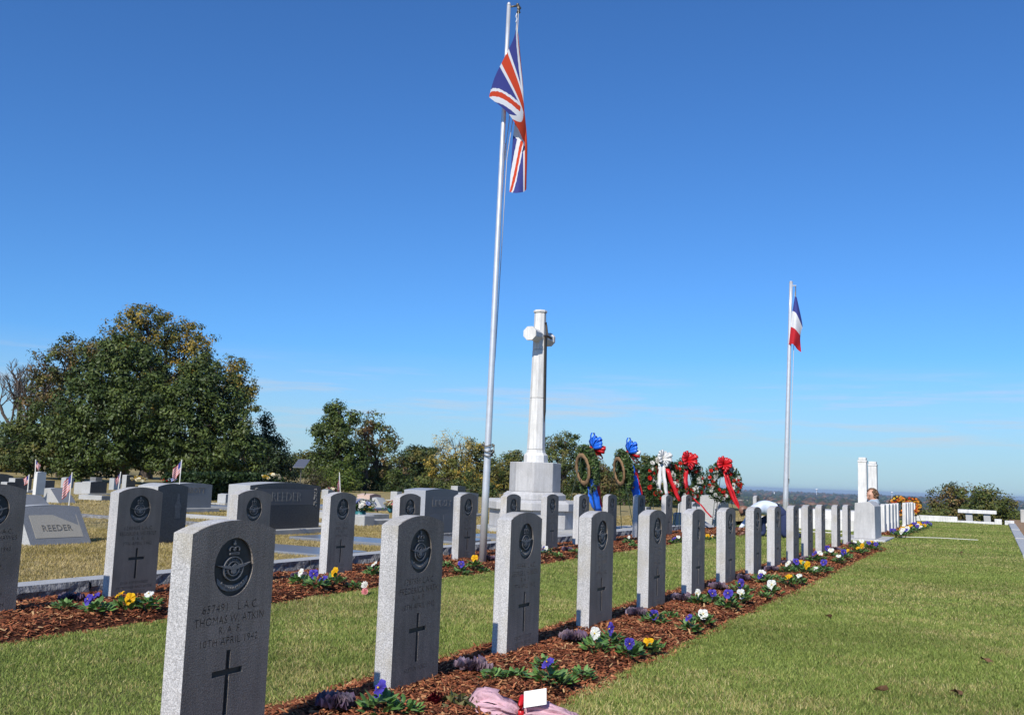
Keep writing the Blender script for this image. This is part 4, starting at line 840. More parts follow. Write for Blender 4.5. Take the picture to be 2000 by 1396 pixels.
# little stick flags
def us_flag(label, base_px, base_py, dist, top_px, top_py, drape, seed):
    c = at(base_px, base_py, dist); t = thing('stick_flag', label, 'flag', c, 0, 'little striped flags on graves'); T = at(top_px, top_py, dist)-c; L = T.length
    MB().tube([Vector((0, 0, 0)), T], .006*dist/13, 6).build('stick', mat('white_stick', (.7, .68, .62), .6), t)
    W, H = L*drape[0], L*.42; rn = random.Random(seed)
    bm = bmesh.new(); bmesh.ops.create_grid(bm, x_segments=20, y_segments=26, size=.5)
    for f in bm.faces:
        q = f.calc_center_median(); k = int((q.y+.5)*13); f.material_index = 2 if (q.x < -.1 and k >= 6) else (0 if k % 2 == 0 else 1); f.smooth = True
    d = T.normalized()
    for v in bm.verts:
        u, w_ = v.co.x+.5, v.co.y+.5; top = d*(L*.96-H*(1-w_)); off = u*W
        v.co = top+Rh*off*drape[1]*(1-.25*(1-w_))-UZ*(off*drape[2])+Fh*.03*math.sin(9*u+3*w_+seed)*u
    me_ = bpy.data.meshes.new('cloth'); bm.to_mesh(me_); bm.free()
    for m_ in (FRED, FWHITE, FBLUE): me_.materials.append(m_)
    link('cloth', me_, t)
us_flag('little striped flag hanging beside the black polished gravestone', 350, 950, 13.9, 355, 897, (.5, -.62, .72), 1)
us_flag('little striped flag on a white stick before the pale slant marker', 134, 992, 17, 141, 922, (.42, -.6, .75), 2)
us_flag('little striped flag on top of the tall white headstone', 69, 925, 27, 70, 897, (.55, .6, .6), 3)
us_flag('faded little flag leaning left of the tall white headstone', 54, 960, 26, 57, 926, (.45, -.7, .5), 4)
us_flag('little striped flag left of the yellow silk flowers', 231, 955, 19, 236, 921, (.5, -.5, .8), 5)
us_flag('little striped flag behind the fourth rear-row headstone', 665, 970, 15.5, 663, 922, (.5, -.1, .95), 6)
# solar lamp, hedge, car
c = at(586, 950, 42); c.z = oz(c.x, c.y); t = thing('solar_panel', 'tilted solar panel on a thin post before the trees', 'solar panel', c)
zz = at(586, 905, 42).z-c.z; MB().tube([(0, 0, 0), (0, 0, zz-.05)], .03, 8).build('post', STEEL, t)
pv_ = MB(); u = Rh*.22+Fh*.1; w_ = (UZ*.17+Fh*.25+Rh*.06); n_ = u.cross(w_).normalized()*.03; q = Vector((0, 0, zz)); pv_.add([q-u-w_-n_, q+u-w_-n_, q+u+w_-n_, q-u+w_-n_, q-u-w_+n_, q+u-w_+n_, q+u+w_+n_, q-u+w_+n_], [(0, 3, 2, 1), (4, 5, 6, 7), (0, 1, 5, 4), (1, 2, 6, 5), (2, 3, 7, 6), (3, 0, 4, 7)]); pv_.build('panel', mat('solar_glass', (.1, .11, .14), .25), t)
MB().tube([q-u-w_, q+u-w_, q+u+w_, q-u+w_, q-u-w_], .012, 6).build('frame', METAL, t)
def hedge(label, px0, px1, topy, boty, dist, dep, seed):
    rs = np.random.RandomState(seed); a = at(px0, boty, dist); b = at(px1, boty, dist+1.5); h = at((px0+px1)/2, topy, dist).z-oz(a.x, a.y); a.z = b.z = oz(a.x, a.y); L = (b-a).length; ux = (b-a)/L; uy = Vector((-ux.y, ux.x, 0))
    t = thing('hedge', label, 'hedge', a); N = 9000; s = rs.rand(N, 3); k = rs.randint(4, size=N)
    s[k == 0, 1] = rs.rand((k == 0).sum())*.08; s[k == 1, 2] = 1-rs.rand((k == 1).sum())*.06; s[k == 2, 0] = rs.rand((k == 2).sum())*.04; s[k == 3, 0] = 1-rs.rand((k == 3).sum())*.04
    rnd_ = np.minimum(1, (1-np.clip((s[:, 2]-.8)/.2, 0, 1)**2*.15)); P_ = np.array(ux)[None]*(s[:, :1]*L)+np.array(uy)[None]*((.5+(s[:, 1:2]-.5)*rnd_[:, None])*dep)+np.array([0, 0, 1.])[None]*(s[:, 2:]*h); P_ += rs.normal(size=P_.shape)*.035
    link('foliage', leaf_mesh('foliage', P_, .13, pick([(.03, .055, .016), (.045, .075, .02), (.02, .04, .012)], N, rs), LEAF, .2, .55, rs), t)
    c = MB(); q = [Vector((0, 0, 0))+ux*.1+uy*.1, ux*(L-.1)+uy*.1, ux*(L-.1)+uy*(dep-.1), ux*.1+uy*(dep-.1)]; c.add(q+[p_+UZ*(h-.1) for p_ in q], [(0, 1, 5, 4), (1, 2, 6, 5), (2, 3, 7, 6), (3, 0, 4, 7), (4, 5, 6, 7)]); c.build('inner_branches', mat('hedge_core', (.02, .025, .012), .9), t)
hedge('clipped square evergreen hedge, left block beside the pale arched gravestone', 403, 470, 929, 976, 30, 1.6, 3)
hedge('clipped square evergreen hedge, right block behind the wide dark gravestone', 473, 552, 929, 976, 31, 1.6, 4)
c = at(322, 946, 46); z_ = oz(c.x, c.y); t = thing('parked_car', 'dark blue car parked under the big trees', 'car', (c.x, c.y, z_), math.radians(25))
CARP = mat('car_paint', (.012, .022, .06), .25, coat=.6); CARG = mat('car_glass', (.02, .025, .03), .08)
prof = [(-2.1, .35), (-2.15, .7), (-1.9, .92), (-1.2, .98), (-.6, 1.42), (.7, 1.45), (1.5, 1.02), (2.1, .9), (2.2, .4)]
MB().prism(prof, lambda a, z: (a, -.85, z), lambda a, z: (a, .85, z)).build('body', CARP, t, bevel=.07)
for s in (-1, 1):
    MB().prism([(-1.0, 1.0), (-.55, 1.36), (.05, 1.37), (.05, 1.0)], lambda a, z, s=s: (a, s*.84, z), lambda a, z, s=s: (a, s*.865, z)).build('side_window', CARG, t)
    MB().prism([(.12, 1.0), (.12, 1.37), (.66, 1.38), (1.2, 1.02)], lambda a, z, s=s: (a, s*.84, z), lambda a, z, s=s: (a, s*.865, z)).build('side_window', CARG, t)
    for xx in (-1.35, 1.35):
        w_ = link('wheel', None, t); MB().tube([(xx, s*.68, .33), (xx, s*.88, .33)], .33, 16).build('tyre', mat('rubber', (.02, .02, .02), .8), w_); MB().tube([(xx, s*.86, .33), (xx, s*.89, .33)], .2, 12).build('rim', METAL, w_)
MB().add([(-1.16, -.7, 1.03), (-1.16, .7, 1.03), (-.63, .62, 1.42), (-.63, -.62, 1.42)], [(0, 1, 2, 3)]).build('windscreen', CARG, t)
# ================================================================== trees
def tree(name, label, dist, foot_px, lobes, cols, dens=1.0, leaf=.2, trunk=.22, glossy=False, seed=1, sparse=0.0, foot_y=None, group=None, conif=False, limbs=True, zoff=0.0, clump=.42):
    """lobes: (px, py, rx, ry) ellipses of the crown in photo pixels, turned into real lobes at distance dist"""
    rs = np.random.RandomState(seed); rn = random.Random(seed); c = at(foot_px, 900, dist); z0 = (oz(c.x, c.y) if c.x < KX and math.hypot(c.x, c.y) < 125 else float(terr_z(np.array(c.x), np.array(c.y))))-.15+zoff
    base = Vector((c.x, c.y, z0)); t = thing(name, label, 'tree' if name != 'shrub' else 'shrub', base, 0, group); s = dist/FPX*1.02
    Ps = []; Ns = []; tips = []; allc = []
    for (px, py, rx, ry) in lobes:
        dd = rn.uniform(-.45, .45)*rx*s; ctr = at(px, py, dist+dd)-base; Rx, Rz = rx*s, ry*s; tips.append((ctr, Rx, Rz))
        vol = 4.19*Rx*Rx*Rz; area = 4*math.pi*((Rx*Rx*Rx*Rx+2*Rx*Rx*Rz*Rz)/3)**.5
        nc = int(area*2.1*dens/(clump/.42)**2)+6
        u = rs.normal(size=(nc, 3)); u /= np.linalg.norm(u, axis=1)[:, None]; rad = (.55+.47*rs.rand(nc)**.7)[:, None]
        cc = np.array(ctr)[None]+u*rad*np.array([Rx, Rx, Rz])[None]*(1+.1*rs.normal(size=(nc, 1)))
        keep = rs.rand(nc) > sparse; cc, u = cc[keep], u[keep]
        per = np.maximum(5, (rs.uniform(.5, 1.4, len(cc))*48*dens**.3).astype(int)); idx = np.repeat(np.arange(len(cc)), per)
        q = rs.normal(size=(len(idx), 3)); q /= np.linalg.norm(q, axis=1)[:, None]+1e-6; q *= (rs.rand(len(idx), 1)**.45)*clump*rs.uniform(.7, 1.4, len(cc))[idx][:, None]; q[:, 2] *= .75
        Ps.append(cc[idx]+q); Ns.append(u[idx]*.25+q/clump*.9)
        hue = pick(cols, len(cc), rs, .22); allc.append(hue[idx]*(1+.2*rs.uniform(-1, 1, (len(idx), 1))))
    P_ = np.concatenate(Ps); N_ = np.concatenate(Ns); C_ = np.concatenate(allc)
    k = P_[:, 2] > .1; P_, N_, C_ = P_[k], N_[k], C_[k]
    link('crown', leaf_mesh('crown', P_, leaf*.86, np.clip(C_*np.array([.92, 1.0, .76]), .004, 1), GLOSSLEAF if glossy else LEAF, .35, .5, rs, N_), t)
    top = max(tp[0].z for tp in tips); mid = sum((tp[0] for tp in tips), Vector())/len(tips)
    th = max(.6, min(top*.5, mid.z*.75)); fork = Vector((mid.x*.4, mid.y*.4, th))
    MB().tube([(0, 0, -.3), (.02*th, 0, th*.12), fork*.5+Vector((.04, .03, 0)), fork], [trunk*1.5, trunk*1.05, trunk*.85, trunk*.7], 10).build('trunk', BARK, t, smooth=True)
    if limbs:
        mb = MB()
        for ctr, Rx, Rz in tips:
            p0 = fork*rn.uniform(.55, 1.0); m_ = p0.lerp(ctr, .5)+Vector((rn.uniform(-.3, .3)*Rx, rn.uniform(-.3, .3)*Rx, .2*Rz)); mb.tube([p0, m_, ctr], [trunk*.5, trunk*.32, trunk*.15], 6)
            for k in range(5 if sparse < .3 else 11):
                a = Vector((rn.gauss(0, 1), rn.gauss(0, 1), rn.gauss(.2, .8))).normalized(); e_ = ctr+Vector((a.x*Rx, a.y*Rx, a.z*Rz))*.9; st = m_.lerp(ctr, rn.random()); mb.tube([st, st.lerp(e_, .5)+Vector((0, 0, .08*Rz)), e_], [trunk*.16, trunk*.1, trunk*.035], 5)
        mb.build('limbs', BARK, t, smooth=True)
    return t
MAG = [(.058, .08, .022), (.075, .098, .026), (.042, .06, .018), (.1, .12, .036)]
OAK = [(.09, .1, .03), (.12, .12, .035), (.15, .12, .035), (.07, .085, .028)]
GOLD = [(.34, .21, .04), (.27, .19, .045), (.16, .15, .04), (.38, .25, .06), (.2, .17, .05)]
RUST = [(.22, .13, .06), (.17, .12, .055), (.11, .1, .035), (.18, .11, .06)]
MIX = [(.1, .115, .035), (.13, .13, .04), (.17, .14, .045), (.075, .095, .03)]
DRY = [(.5, .36, .18), (.56, .4, .22), (.4, .3, .14)]
CED = [(.035, .055, .025), (.05, .07, .03), (.028, .045, .02)]
# wood closing the view behind the single trees
def wood_edge():
    rs = np.random.RandomState(77); N = 42000; px = rs.uniform(-120, 1345, N); d = rs.uniform(92, 118, N); u = rs.rand(N)
    top = 898+px*.036+(px > 560)*0-10*np.sin(px/37)-7*np.sin(px/13+1)-np.where(px < 560, 22, 0); bot = 925+px*.036+10
    top = np.where(px > 1240, top+(px-1240)*.25, top)
    py = top+(bot-top)*u**.8; P_ = np.empty((N, 3))
    for i in range(N):
        p_ = at(px[i], py[i], d[i]); P_[i] = p_[:]
    P_ += rs.normal(size=P_.shape)*.35
    C_ = pick(MIX+MAG+CED+RUST, 200, rs, .2)[(np.floor(px/9).astype(int)*7+np.floor(d/6).astype(int)*3) % 200]*(1+.25*rs.uniform(-1, 1, (N, 1)))
    tag(link('wood_edge', leaf_mesh('wood_edge', P_, .6, C_, LEAF, .3, .6, rs)), 'dense wood closing the view behind the cemetery trees', 'woods', kind='stuff')
wood_edge()
# big clump at left, back to front
tree('oak_tree', 'tall oak with gold-tinged top rising behind the big magnolias', 66, 285, [(285, 618, 42, 24), (250, 655, 40, 30), (325, 650, 38, 32), (370, 665, 40, 34), (290, 690, 60, 40), (385, 710, 36, 34), (215, 680, 38, 30), (330, 745, 60, 50), (270, 800, 70, 60)], GOLD+OAK, 1.0, .2, .38, seed=3, sparse=.05)
tree('oak_tree', 'oak with gold leaves at the right shoulder of the big tree clump', 62, 455, [(450, 720, 34, 26), (475, 745, 30, 26), (440, 770, 45, 40), (485, 785, 22, 30), (430, 830, 50, 50)], GOLD+OAK, .9, .2, .25, seed=4, sparse=.08)
tree('oak_tree', 'rust and green oak at the left shoulder of the big tree clump', 62, 120, [(135, 680, 34, 24), (100, 715, 38, 32), (160, 720, 40, 36), (85, 765, 34, 36), (140, 790, 55, 50), (190, 690, 30, 26)], RUST+OAK, .85, .2, .25, seed=5, sparse=.12)
tree('magnolia_tree', 'large dark magnolia in the middle of the big tree clump', 54, 240, [(245, 690, 44, 38), (200, 735, 50, 44), (275, 735, 46, 44), (185, 790, 60, 50), (265, 800, 70, 55), (150, 845, 48, 42), (225, 860, 75, 48), (180, 900, 60, 30), (300, 865, 50, 45)], MAG, 1.5, .21, .35, True, seed=6)
tree('magnolia_tree', 'dark magnolia with a rounded top right of the largest magnolia', 53, 398, [(395, 735, 42, 34), (370, 780, 50, 42), (435, 790, 45, 46), (360, 845, 60, 48), (440, 855, 50, 50), (330, 895, 50, 34), (405, 895, 60, 34), (480, 880, 34, 40)], MAG, 1.5, .21, .32, True, seed=7)
tree('evergreen_tree', 'mid-green tree low at the left end of the tree clump', 57, 75, [(75, 830, 40, 34), (45, 860, 40, 36), (105, 865, 45, 38), (60, 895, 50, 26), (130, 895, 40, 28)], OAK+MAG, 1.1, .22, .25, seed=8)
tree('evergreen_tree', 'dark tree cut by the left picture edge', 68, 8, [(5, 865, 38, 36), (-20, 890, 40, 34), (25, 890, 35, 26)], MAG, 1.0, .22, .22, seed=9)
tree('cedar_tree', 'pointed dark cedar at the right end of the big tree clump', 64, 525, [(519, 828, 10, 22), (522, 850, 20, 26), (528, 878, 30, 28), (525, 905, 42, 28), (500, 890, 28, 40), (548, 905, 22, 26), (525, 930, 46, 22)], CED, 1.3, .19, .2, seed=10, conif=True)
def bare_tree(label, dist, px, lobes_top, seed, trunk=.22):
    rn = random.Random(seed); c = at(px, 900, dist); base = Vector((c.x, c.y, oz(c.x, c.y)-.2)); t = thing('bare_tree', label, 'tree', base); mb = MB()
    def grow(p, d, L, r, k):
        q = p+d*L*.5+Vector((rn.uniform(-.1, .1), rn.uniform(-.1, .1), .05))*L; e_ = q+(d+Vector((rn.uniform(-.3, .3), rn.uniform(-.3, .3), .15))).normalized()*L*.5
        mb.tube([p, q, e_], [r, r*.8, r*.62], 6 if k > 1 else 4)
        if k:
            for _ in range(3 if k > 1 else 4):
                nd = (d*.9+Vector((rn.gauss(0, .5), rn.gauss(0, .5), rn.uniform(-.05, .5)))).normalized(); grow(p.lerp(e_, rn.uniform(.55, 1)), nd, L*rn.uniform(.55, .75), r*.55, k-1)
    H = at(px, lobes_top, dist).z-base.z; MB().tube([(0, 0, 0), (.05, 0, H*.15), (.1, .05, H*.32)], [trunk*1.2, trunk, trunk*.85], 8).build('trunk', BARK, t, smooth=True)
    for k in range(5):
        a = k*1.26+seed; grow(Vector((.08, .04, H*rn.uniform(.22, .32))), Vector((.42*math.cos(a), .42*math.sin(a), 1)).normalized(), H*.3, trunk*.6, 4)
    mb.build('branches', BARK, t); return t
bare_tree('leafless grey tree at the far left edge against the sky', 72, 32, 700, 4, .26)
bare_tree('second leafless tree close beside the rust-tinged oak', 75, 62, 715, 9, .2)
# middle ground
tree('magnolia_tree', 'narrow dark magnolia standing alone against the sky', 58, 655, [(657, 796, 15, 14), (662, 818, 24, 20), (632, 838, 17, 12), (655, 850, 34, 26), (622, 842, 9, 8), (690, 812, 10, 12), (660, 885, 44, 30), (640, 915, 44, 28), (690, 900, 30, 34), (660, 945, 50, 24)], MAG, 1.4, .2, .28, True, seed=12)
tree('oak_tree', 'thin-leaved tree with brown vine right of the lone magnolia', 61, 735, [(728, 820, 24, 16), (705, 835, 16, 16), (745, 850, 26, 26), (715, 870, 24, 28), (758, 868, 18, 18), (735, 905, 40, 34), (765, 915, 26, 24), (730, 945, 55, 24)], MIX+MIX+RUST, .75, .2, .2, seed=13, sparse=.25)
tree('vine_tree', 'column of rust-brown vine between the lone magnolia and thin-leaved tree', 59.5, 716, [(716, 845, 7, 16), (715, 868, 9, 18), (714, 895, 10, 20)], [(.16, .07, .035), (.12, .06, .03)], 1.1, .15, .12, seed=14, limbs=False)
tree('shrub', 'bright yellow-green shrub at the foot of the lone magnolia', 52, 662, [(655, 918, 24, 18), (680, 930, 26, 18), (640, 935, 24, 16), (668, 948, 34, 16)], [(.09, .12, .02), (.07, .1, .02), (.12, .13, .03)], 1.2, .15, .1, seed=15)
tree('shrub', 'brown twiggy shrub right of the solar panel', 50, 612, [(612, 928, 18, 18), (600, 945, 20, 14), (622, 945, 20, 16)], [(.09, .06, .04), (.07, .055, .03), (.06, .06, .025)], .9, .13, .08, seed=16, sparse=.2)
tree('oak_tree', 'rounded distant trees left of the lone magnolia', 95, 592, [(590, 905, 30, 22), (570, 920, 28, 22), (612, 908, 24, 22), (590, 935, 40, 20)], MIX, 1.0, .26, .25, seed=17)
tree('pine_tree', 'dark round-topped pine right of the thin-leaved tree', 82, 805, [(803, 884, 24, 12), (830, 882, 24, 12), (815, 900, 34, 14), (795, 920, 30, 18), (838, 905, 22, 18), (815, 940, 44, 22)], CED+OAK, 1.1, .24, .26, seed=18)
tree('autumn_tree', 'sparse straw-coloured tree left of the tall flagpole', 70, 890, [(882, 858, 32, 20), (860, 872, 22, 16), (905, 872, 24, 16), (885, 885, 30, 14)], DRY, .6, .15, .13, seed=19, sparse=.55)
tree('autumn_tree', 'olive and gold tree under the straw-coloured tree', 66, 870, [(862, 905, 30, 20), (895, 915, 36, 24), (860, 935, 40, 22), (905, 945, 40, 24)], MIX+GOLD, .95, .19, .2, seed=20, sparse=.1)
tree('autumn_tree', 'gold and green tree just left of the flagpole', 72, 930, [(925, 878, 24, 16), (940, 895, 26, 20), (920, 915, 34, 24), (955, 925, 32, 26), (930, 950, 44, 22)], GOLD+MIX+MIX, .95, .2, .22, seed=21, sparse=.08)
tree('oak_tree', 'green tree between the flagpole and the memorial cross', 78, 990, [(1005, 895, 22, 18), (980, 915, 30, 24), (1012, 925, 26, 26), (985, 950, 40, 22)], MIX, 1.0, .22, .25, seed=22)
tree('shrub', 'dark thicket behind the reddish gravestone', 60, 745, [(720, 945, 34, 20), (770, 945, 34, 24), (800, 960, 34, 20), (750, 965, 40, 16)], MAG+CED, 1.1, .19, .12, seed=23)
tree('shrub', 'dark thicket behind the blue-grey gravestone', 60, 880, [(840, 955, 34, 22), (890, 960, 34, 20), (940, 965, 34, 20)], MIX+MAG, 1.1, .19, .12, seed=24)
tree('oak_tree', 'tall green tree just right of the memorial cross', 74, 1100, [(1105, 862, 28, 18), (1080, 872, 24, 22), (1130, 885, 26, 20), (1095, 900, 36, 28), (1148, 905, 22, 14), (1110, 935, 44, 28), (1085, 960, 40, 26)], MIX+MIX+MAG, .95, .2, .26, seed=25, sparse=.1)
tree('oak_tree', 'olive brown trees behind the first two wreaths', 76, 1180, [(1165, 920, 26, 16), (1195, 925, 28, 18), (1175, 945, 34, 24), (1215, 945, 30, 26), (1190, 975, 44, 26)], MIX+RUST, .95, .2, .22, seed=26, sparse=.08)
tree('oak_tree', 'green tree behind the white-bowed rose wreath', 72, 1262, [(1262, 905, 24, 14), (1245, 920, 24, 18), (1285, 915, 26, 18), (1258, 945, 34, 26), (1300, 940, 26, 22), (1240, 970, 34, 26), (1285, 975, 34, 24)], MIX+MAG, 1.0, .2, .24, seed=27, sparse=.06)
tree('shrub', 'low dark bushes behind the middle rose wreath', 80, 1335, [(1325, 960, 26, 20), (1350, 972, 24, 16), (1315, 985, 34, 14)], MIX+MAG, 1.0, .2, .14, seed=28)
tree('shrub', 'dark bush beyond the eleventh rear headstone', 66, 1222, [(1222, 985, 34, 22), (1195, 1000, 30, 16)], MAG, 1.0, .19, .12, seed=29)
# right
tree('oak_tree', 'olive-brown tree behind the bench at far right, larger of two', 62, 1868, [(1870, 955, 24, 12), (1850, 970, 28, 18), (1888, 975, 26, 20), (1865, 990, 38, 22), (1835, 992, 20, 16), (1870, 1005, 40, 14)], MIX+RUST, .95, .17, .18, seed=30, sparse=.12)
tree('oak_tree', 'rounded olive-green tree right of the bench', 58, 1938, [(1930, 962, 22, 10), (1940, 985, 34, 16), (1960, 995, 28, 16), (1915, 995, 30, 18), (1940, 1008, 42, 12)], MIX+[(.09, .1, .022)], 1.1, .17, .16, seed=31)
tree('shrub', 'low yellow-green bush left of the bench', 56, 1812, [(1812, 1006, 16, 7), (1800, 1010, 14, 6), (1828, 1008, 14, 7)], [(.14, .14, .04), (.1, .11, .03)], 1.1, .14, .06, seed=32)
for i, (px, d_, r_, lab) in enumerate([(1440, 330, 6, 'dark tree crown on the slope right of the rightmost rose wreath'), (1470, 360, 7, 'pair of dark tree crowns on the slope behind the kneeling man'), (1640, 330, 8, 'dark tree crown on the slope left of the pylons'), (1600, 300, 7, 'tree crown on the slope above the white tomb'), (1735, 300, 8, 'tree crown on the slope right of the child')]):
    tree('slope_tree', lab, d_, px, [(px, 1005, r_*1.4, r_), (px+r_, 1010, r_*1.3, r_), (px-r_, 1012, r_*1.3, r_)], MIX+MAG, .35, .55, .3, seed=60+i, clump=1.0)
# far landmarks on the plain
def far_tower(label, px, topy, dist):
    c = at(px, topy, dist); z0 = float(terr_z(np.array(c.x), np.array(c.y))); t = thing('water_tower', label, 'water tower', (c.x, c.y, z0)); h = c.z-z0; m = mat('white_paint', (.8, .8, .8), .6)
    MB().lathe([(2.5, 0), (1.4, h*.2), (1.2, h*.75), (4, h*.86)], 10).build('stem', m, t); MB().ball((0, 0, h-4), 5.5, 12, 8, sq=(1.3, 1.3, .7)).build('tank', m, t, smooth=True)
far_tower('tiny white water tower on the horizon right of the distant pole', 1595, 954, 5600)
far_tower('tiny white water tower on the horizon right of the pylons', 1742, 960, 6000)
def far_place(px, py):
    d_ = 800
    while d_ < 12000:
        c = at(px, py, d_)
        if c.z < float(terr_z(np.array(c.x), np.array(c.y)))+9: break
        d_ += 20
    return c
for i, (px, py, w_, lab) in enumerate([(1537, 970, 40, 'white roofed building on the plain right of the distant pole'), (1500, 984, 60, 'long tan shed roof on the plain behind the kneeling man'), (1602, 974, 30, 'white house on the plain below the left water tower'), (1452, 980, 26, 'tan house on the plain beside the rightmost rose wreath')]):
    c = far_place(px, py); z0 = float(terr_z(np.array(c.x), np.array(c.y))); t = thing('far_building', lab, 'building', (c.x, c.y, z0)); h = 14
    mw = mat('far_wall%d' % i, [(.7, .7, .68), (.45, .36, .24), (.7, .7, .7), (.5, .4, .28)][i], .8)
    MB().box(-w_/2, w_/2, -9, 9, 0, h-4).build('wall', mw, t); MB().prism([(-9.6, h-4), (9.6, h-4), (0, h)], lambda a, z: (-w_/2-.6, a, z), lambda a, z: (w_/2+.6, a, z)).build('roof', mw, t)
c = far_place(1512, 968); c.z += 26; z0 = float(terr_z(np.array(c.x), np.array(c.y))); t = thing('church_spire', 'slim white church spire on the plain left of the distant pole', 'church', (c.x, c.y, z0)); mw = mat('white_paint', (.8, .8, .8), .6)
MB().box(-3, 3, -3, 3, 0, (c.z-z0)*.6).build('tower', mw, t); MB().lathe([(3.4, (c.z-z0)*.6), (.2, c.z-z0)], 8).build('spire', mw, t)
# ================================================================== people
def skin_body(name, nodes, edges, rad, root, parent, mats, classify, sub=2):
    me_ = bpy.data.meshes.new(name); me_.from_pydata([tuple(n) for n in nodes], edges, []); o = bpy.data.objects.new(name, me_); COL.objects.link(o)
    sk = o.modifiers.new('k', 'SKIN'); o.modifiers.new('u', 'SUBSURF').levels = sub
    for i, r in enumerate(rad):
        d = me_.skin_vertices[0].data[i]; d.radius = r if hasattr(r, '__len__') else (r, r); d.use_root = (i == root)
    dg = bpy.context.evaluated_depsgraph_get(); dg.update(); m2 = bpy.data.meshes.new_from_object(o.evaluated_get(dg)); bpy.data.objects.remove(o); m2.name = name
    m2.materials.clear()
    for m_ in mats: m2.materials.append(m_)
    for p_ in m2.polygons: p_.material_index = classify(p_.center); p_.use_smooth = True
    return link(name, m2, parent)
SKIN = mat('skin_dark', (.2, .1, .065), .5, noise=(20, .08)); SKIN2 = mat('skin_light', (.55, .3, .2), .5, noise=(20, .06)); SHIRT = mat('pale_blue_shirt', (.62, .68, .8), .8, noise=(25, .06)); NAVY = mat('navy_cloth', (.018, .03, .09), .85); TEE = mat('grey_blue_shirt', (.34, .4, .46), .85, noise=(30, .05)); HAIRB = mat('brown_curls', (.13, .07, .035), .7); BLACKP = mat('black_plastic', (.01, .01, .012), .4); SHOE = mat('black_shoe', (.015, .015, .015), .4); JEAN = mat('child_trousers', (.08, .1, .16), .85)
def finger_hand(parent, wrist, direction, down, m, s=1.0, side=1):
    """palm with five separate bent fingers"""
    d = direction.normalized(); n = down.normalized(); w = d.cross(n).normalized()*side; mb = MB()
    mb.tube([wrist, wrist+d*.04*s, wrist+d*.085*s], [.022*s, .036*s, .034*s], 8)
    for k, L in enumerate((.07, .078, .074, .058)):
        b = wrist+d*.08*s+w*(.03-.02*k)*s; e1 = b+(d*.75+n*.35)*L*.5*s; e2 = e1+(d*.45+n*.8)*L*.55*s; mb.tube([b, e1, e2], [.0095*s, .0088*s, .007*s], 6)
    b = wrist+d*.025*s+w*.03*s; e1 = b+(d*.5+w*.7)*.04*s; mb.tube([b, e1, e1+(d*.8+n*.3)*.035*s], [.012*s, .0105*s, .008*s], 6)
    return mb.build('hand', m, parent, smooth=True)
def head(parent, c, r, fwd_, up_, m, hair=None, name='head'):
    f = fwd_.normalized(); u = (up_-f*up_.dot(f)).normalized(); s = f.cross(u)
    mb = MB(); mb.ball((0, 0, 0), r, 16, 12); v = []
    for p_ in mb.v:
        p_ = Vector(p_); x, y, z = p_/r
        jaw = 1-.22*max(0, -z)**1.3; fx = y*1.12; sx = x*.82*jaw; uz = z*1.22
        if y > .3 and -.5 < z < -.05: fx += .0
        v.append(c+s*sx*r+f*(fx-.05*max(0, -z))*r+u*uz*r)
    mb.v = [tuple(q) for q in v]; h = mb.build(name, m, parent, smooth=True)
    P3 = lambda a, b, e_: c+s*a*r+f*b*r+u*e_*r
    MB().tube([P3(0, 1.05, .12), P3(0, 1.2, -.12), P3(0, 1.28, -.26), P3(0, 1.05, -.32)], [r*.07, r*.1, r*.15, r*.08], 8).build('nose', m, h, smooth=True)
    lip = mat('lips', (.34, .13, .11), .5); MB().tube([P3(-.28, .98, -.6), P3(0, 1.12, -.57), P3(.28, .98, -.6)], [r*.03, r*.065, r*.03], 6).build('mouth', lip, h, smooth=True)
    for k in (-1, 1):
        MB().ball(P3(k*.33, .93, .06), r*.12, 8, 6).build('eye', mat('eye_dark', (.03, .02, .015), .2), h, smooth=True)
        MB().tube([P3(k*.15, 1.03, .26), P3(k*.34, 1.0, .32), P3(k*.55, .82, .26)], r*.045, 5).build('eyebrow', HAIRB if hair else mat('brow_dark', (.02, .015, .012), .7), h)
        MB().tube([P3(k*.8, .02, .2), P3(k*.93, -.08, .1), P3(k*.92, -.05, -.12), P3(k*.8, .04, -.28)], [r*.07, r*.13, r*.11, r*.06], 7).build('ear', m, h, smooth=True)
    return h
# kneeling man bent forward over the grass, head towards the left
mo = G(1512, 1050, 0); t = thing('person', 'man in pale blue shirt and navy trousers kneeling bent forward on the lawn', 'person', mo)
Lf = -Rh; Bk = Fh; V3 = lambda l, b, z: Lf*l+Bk*b+UZ*z
n = [V3(-.20, 0, .52), V3(0.0, 0, .60), V3(.24, 0, .66), V3(.42, 0, .62), V3(.53, -.01, .55),                      # 0 pelvis 1 waist 2 chest 3 shoulders 4 neck
     V3(.42, -.19, .58), V3(.50, -.24, .34), V3(.68, -.22, .10), V3(.42, .19, .58), V3(.54, .24, .34), V3(.74, .18, .11),  # near arm, far arm
     V3(-.20, -.13, .46), V3(-.14, -.15, .075), V3(-.52, -.15, .08), V3(-.62, -.15, .06), V3(-.20, .13, .46), V3(.22, .17, .36), V3(.17, .17, .08), V3(.32, .17, .05)]
e_ = [(0, 1), (1, 2), (2, 3), (3, 4), (3, 5), (5, 6), (6, 7), (3, 8), (8, 9), (9, 10), (0, 11), (11, 12), (12, 13), (13, 14), (0, 15), (15, 16), (16, 17), (17, 18)]
r_ = [.17, .17, .19, .15, .065, .085, .058, .036, .085, .058, .036, .125, .085, .055, .045, .125, .09, .06, .05]
def cl(c):
    l = c.dot(Lf); z = c.z
    if l > .50 and z > .42: return 0
    if l > .60 and z < .2: return 0
    if l < -.06: return 2 if not (l < -.5 and z < .2) else 3
    b = c.dot(Bk)
    if l < .42 and z < .47 and b > .05: return 2
    if l < .3 and z < .45: return 2
    return 1
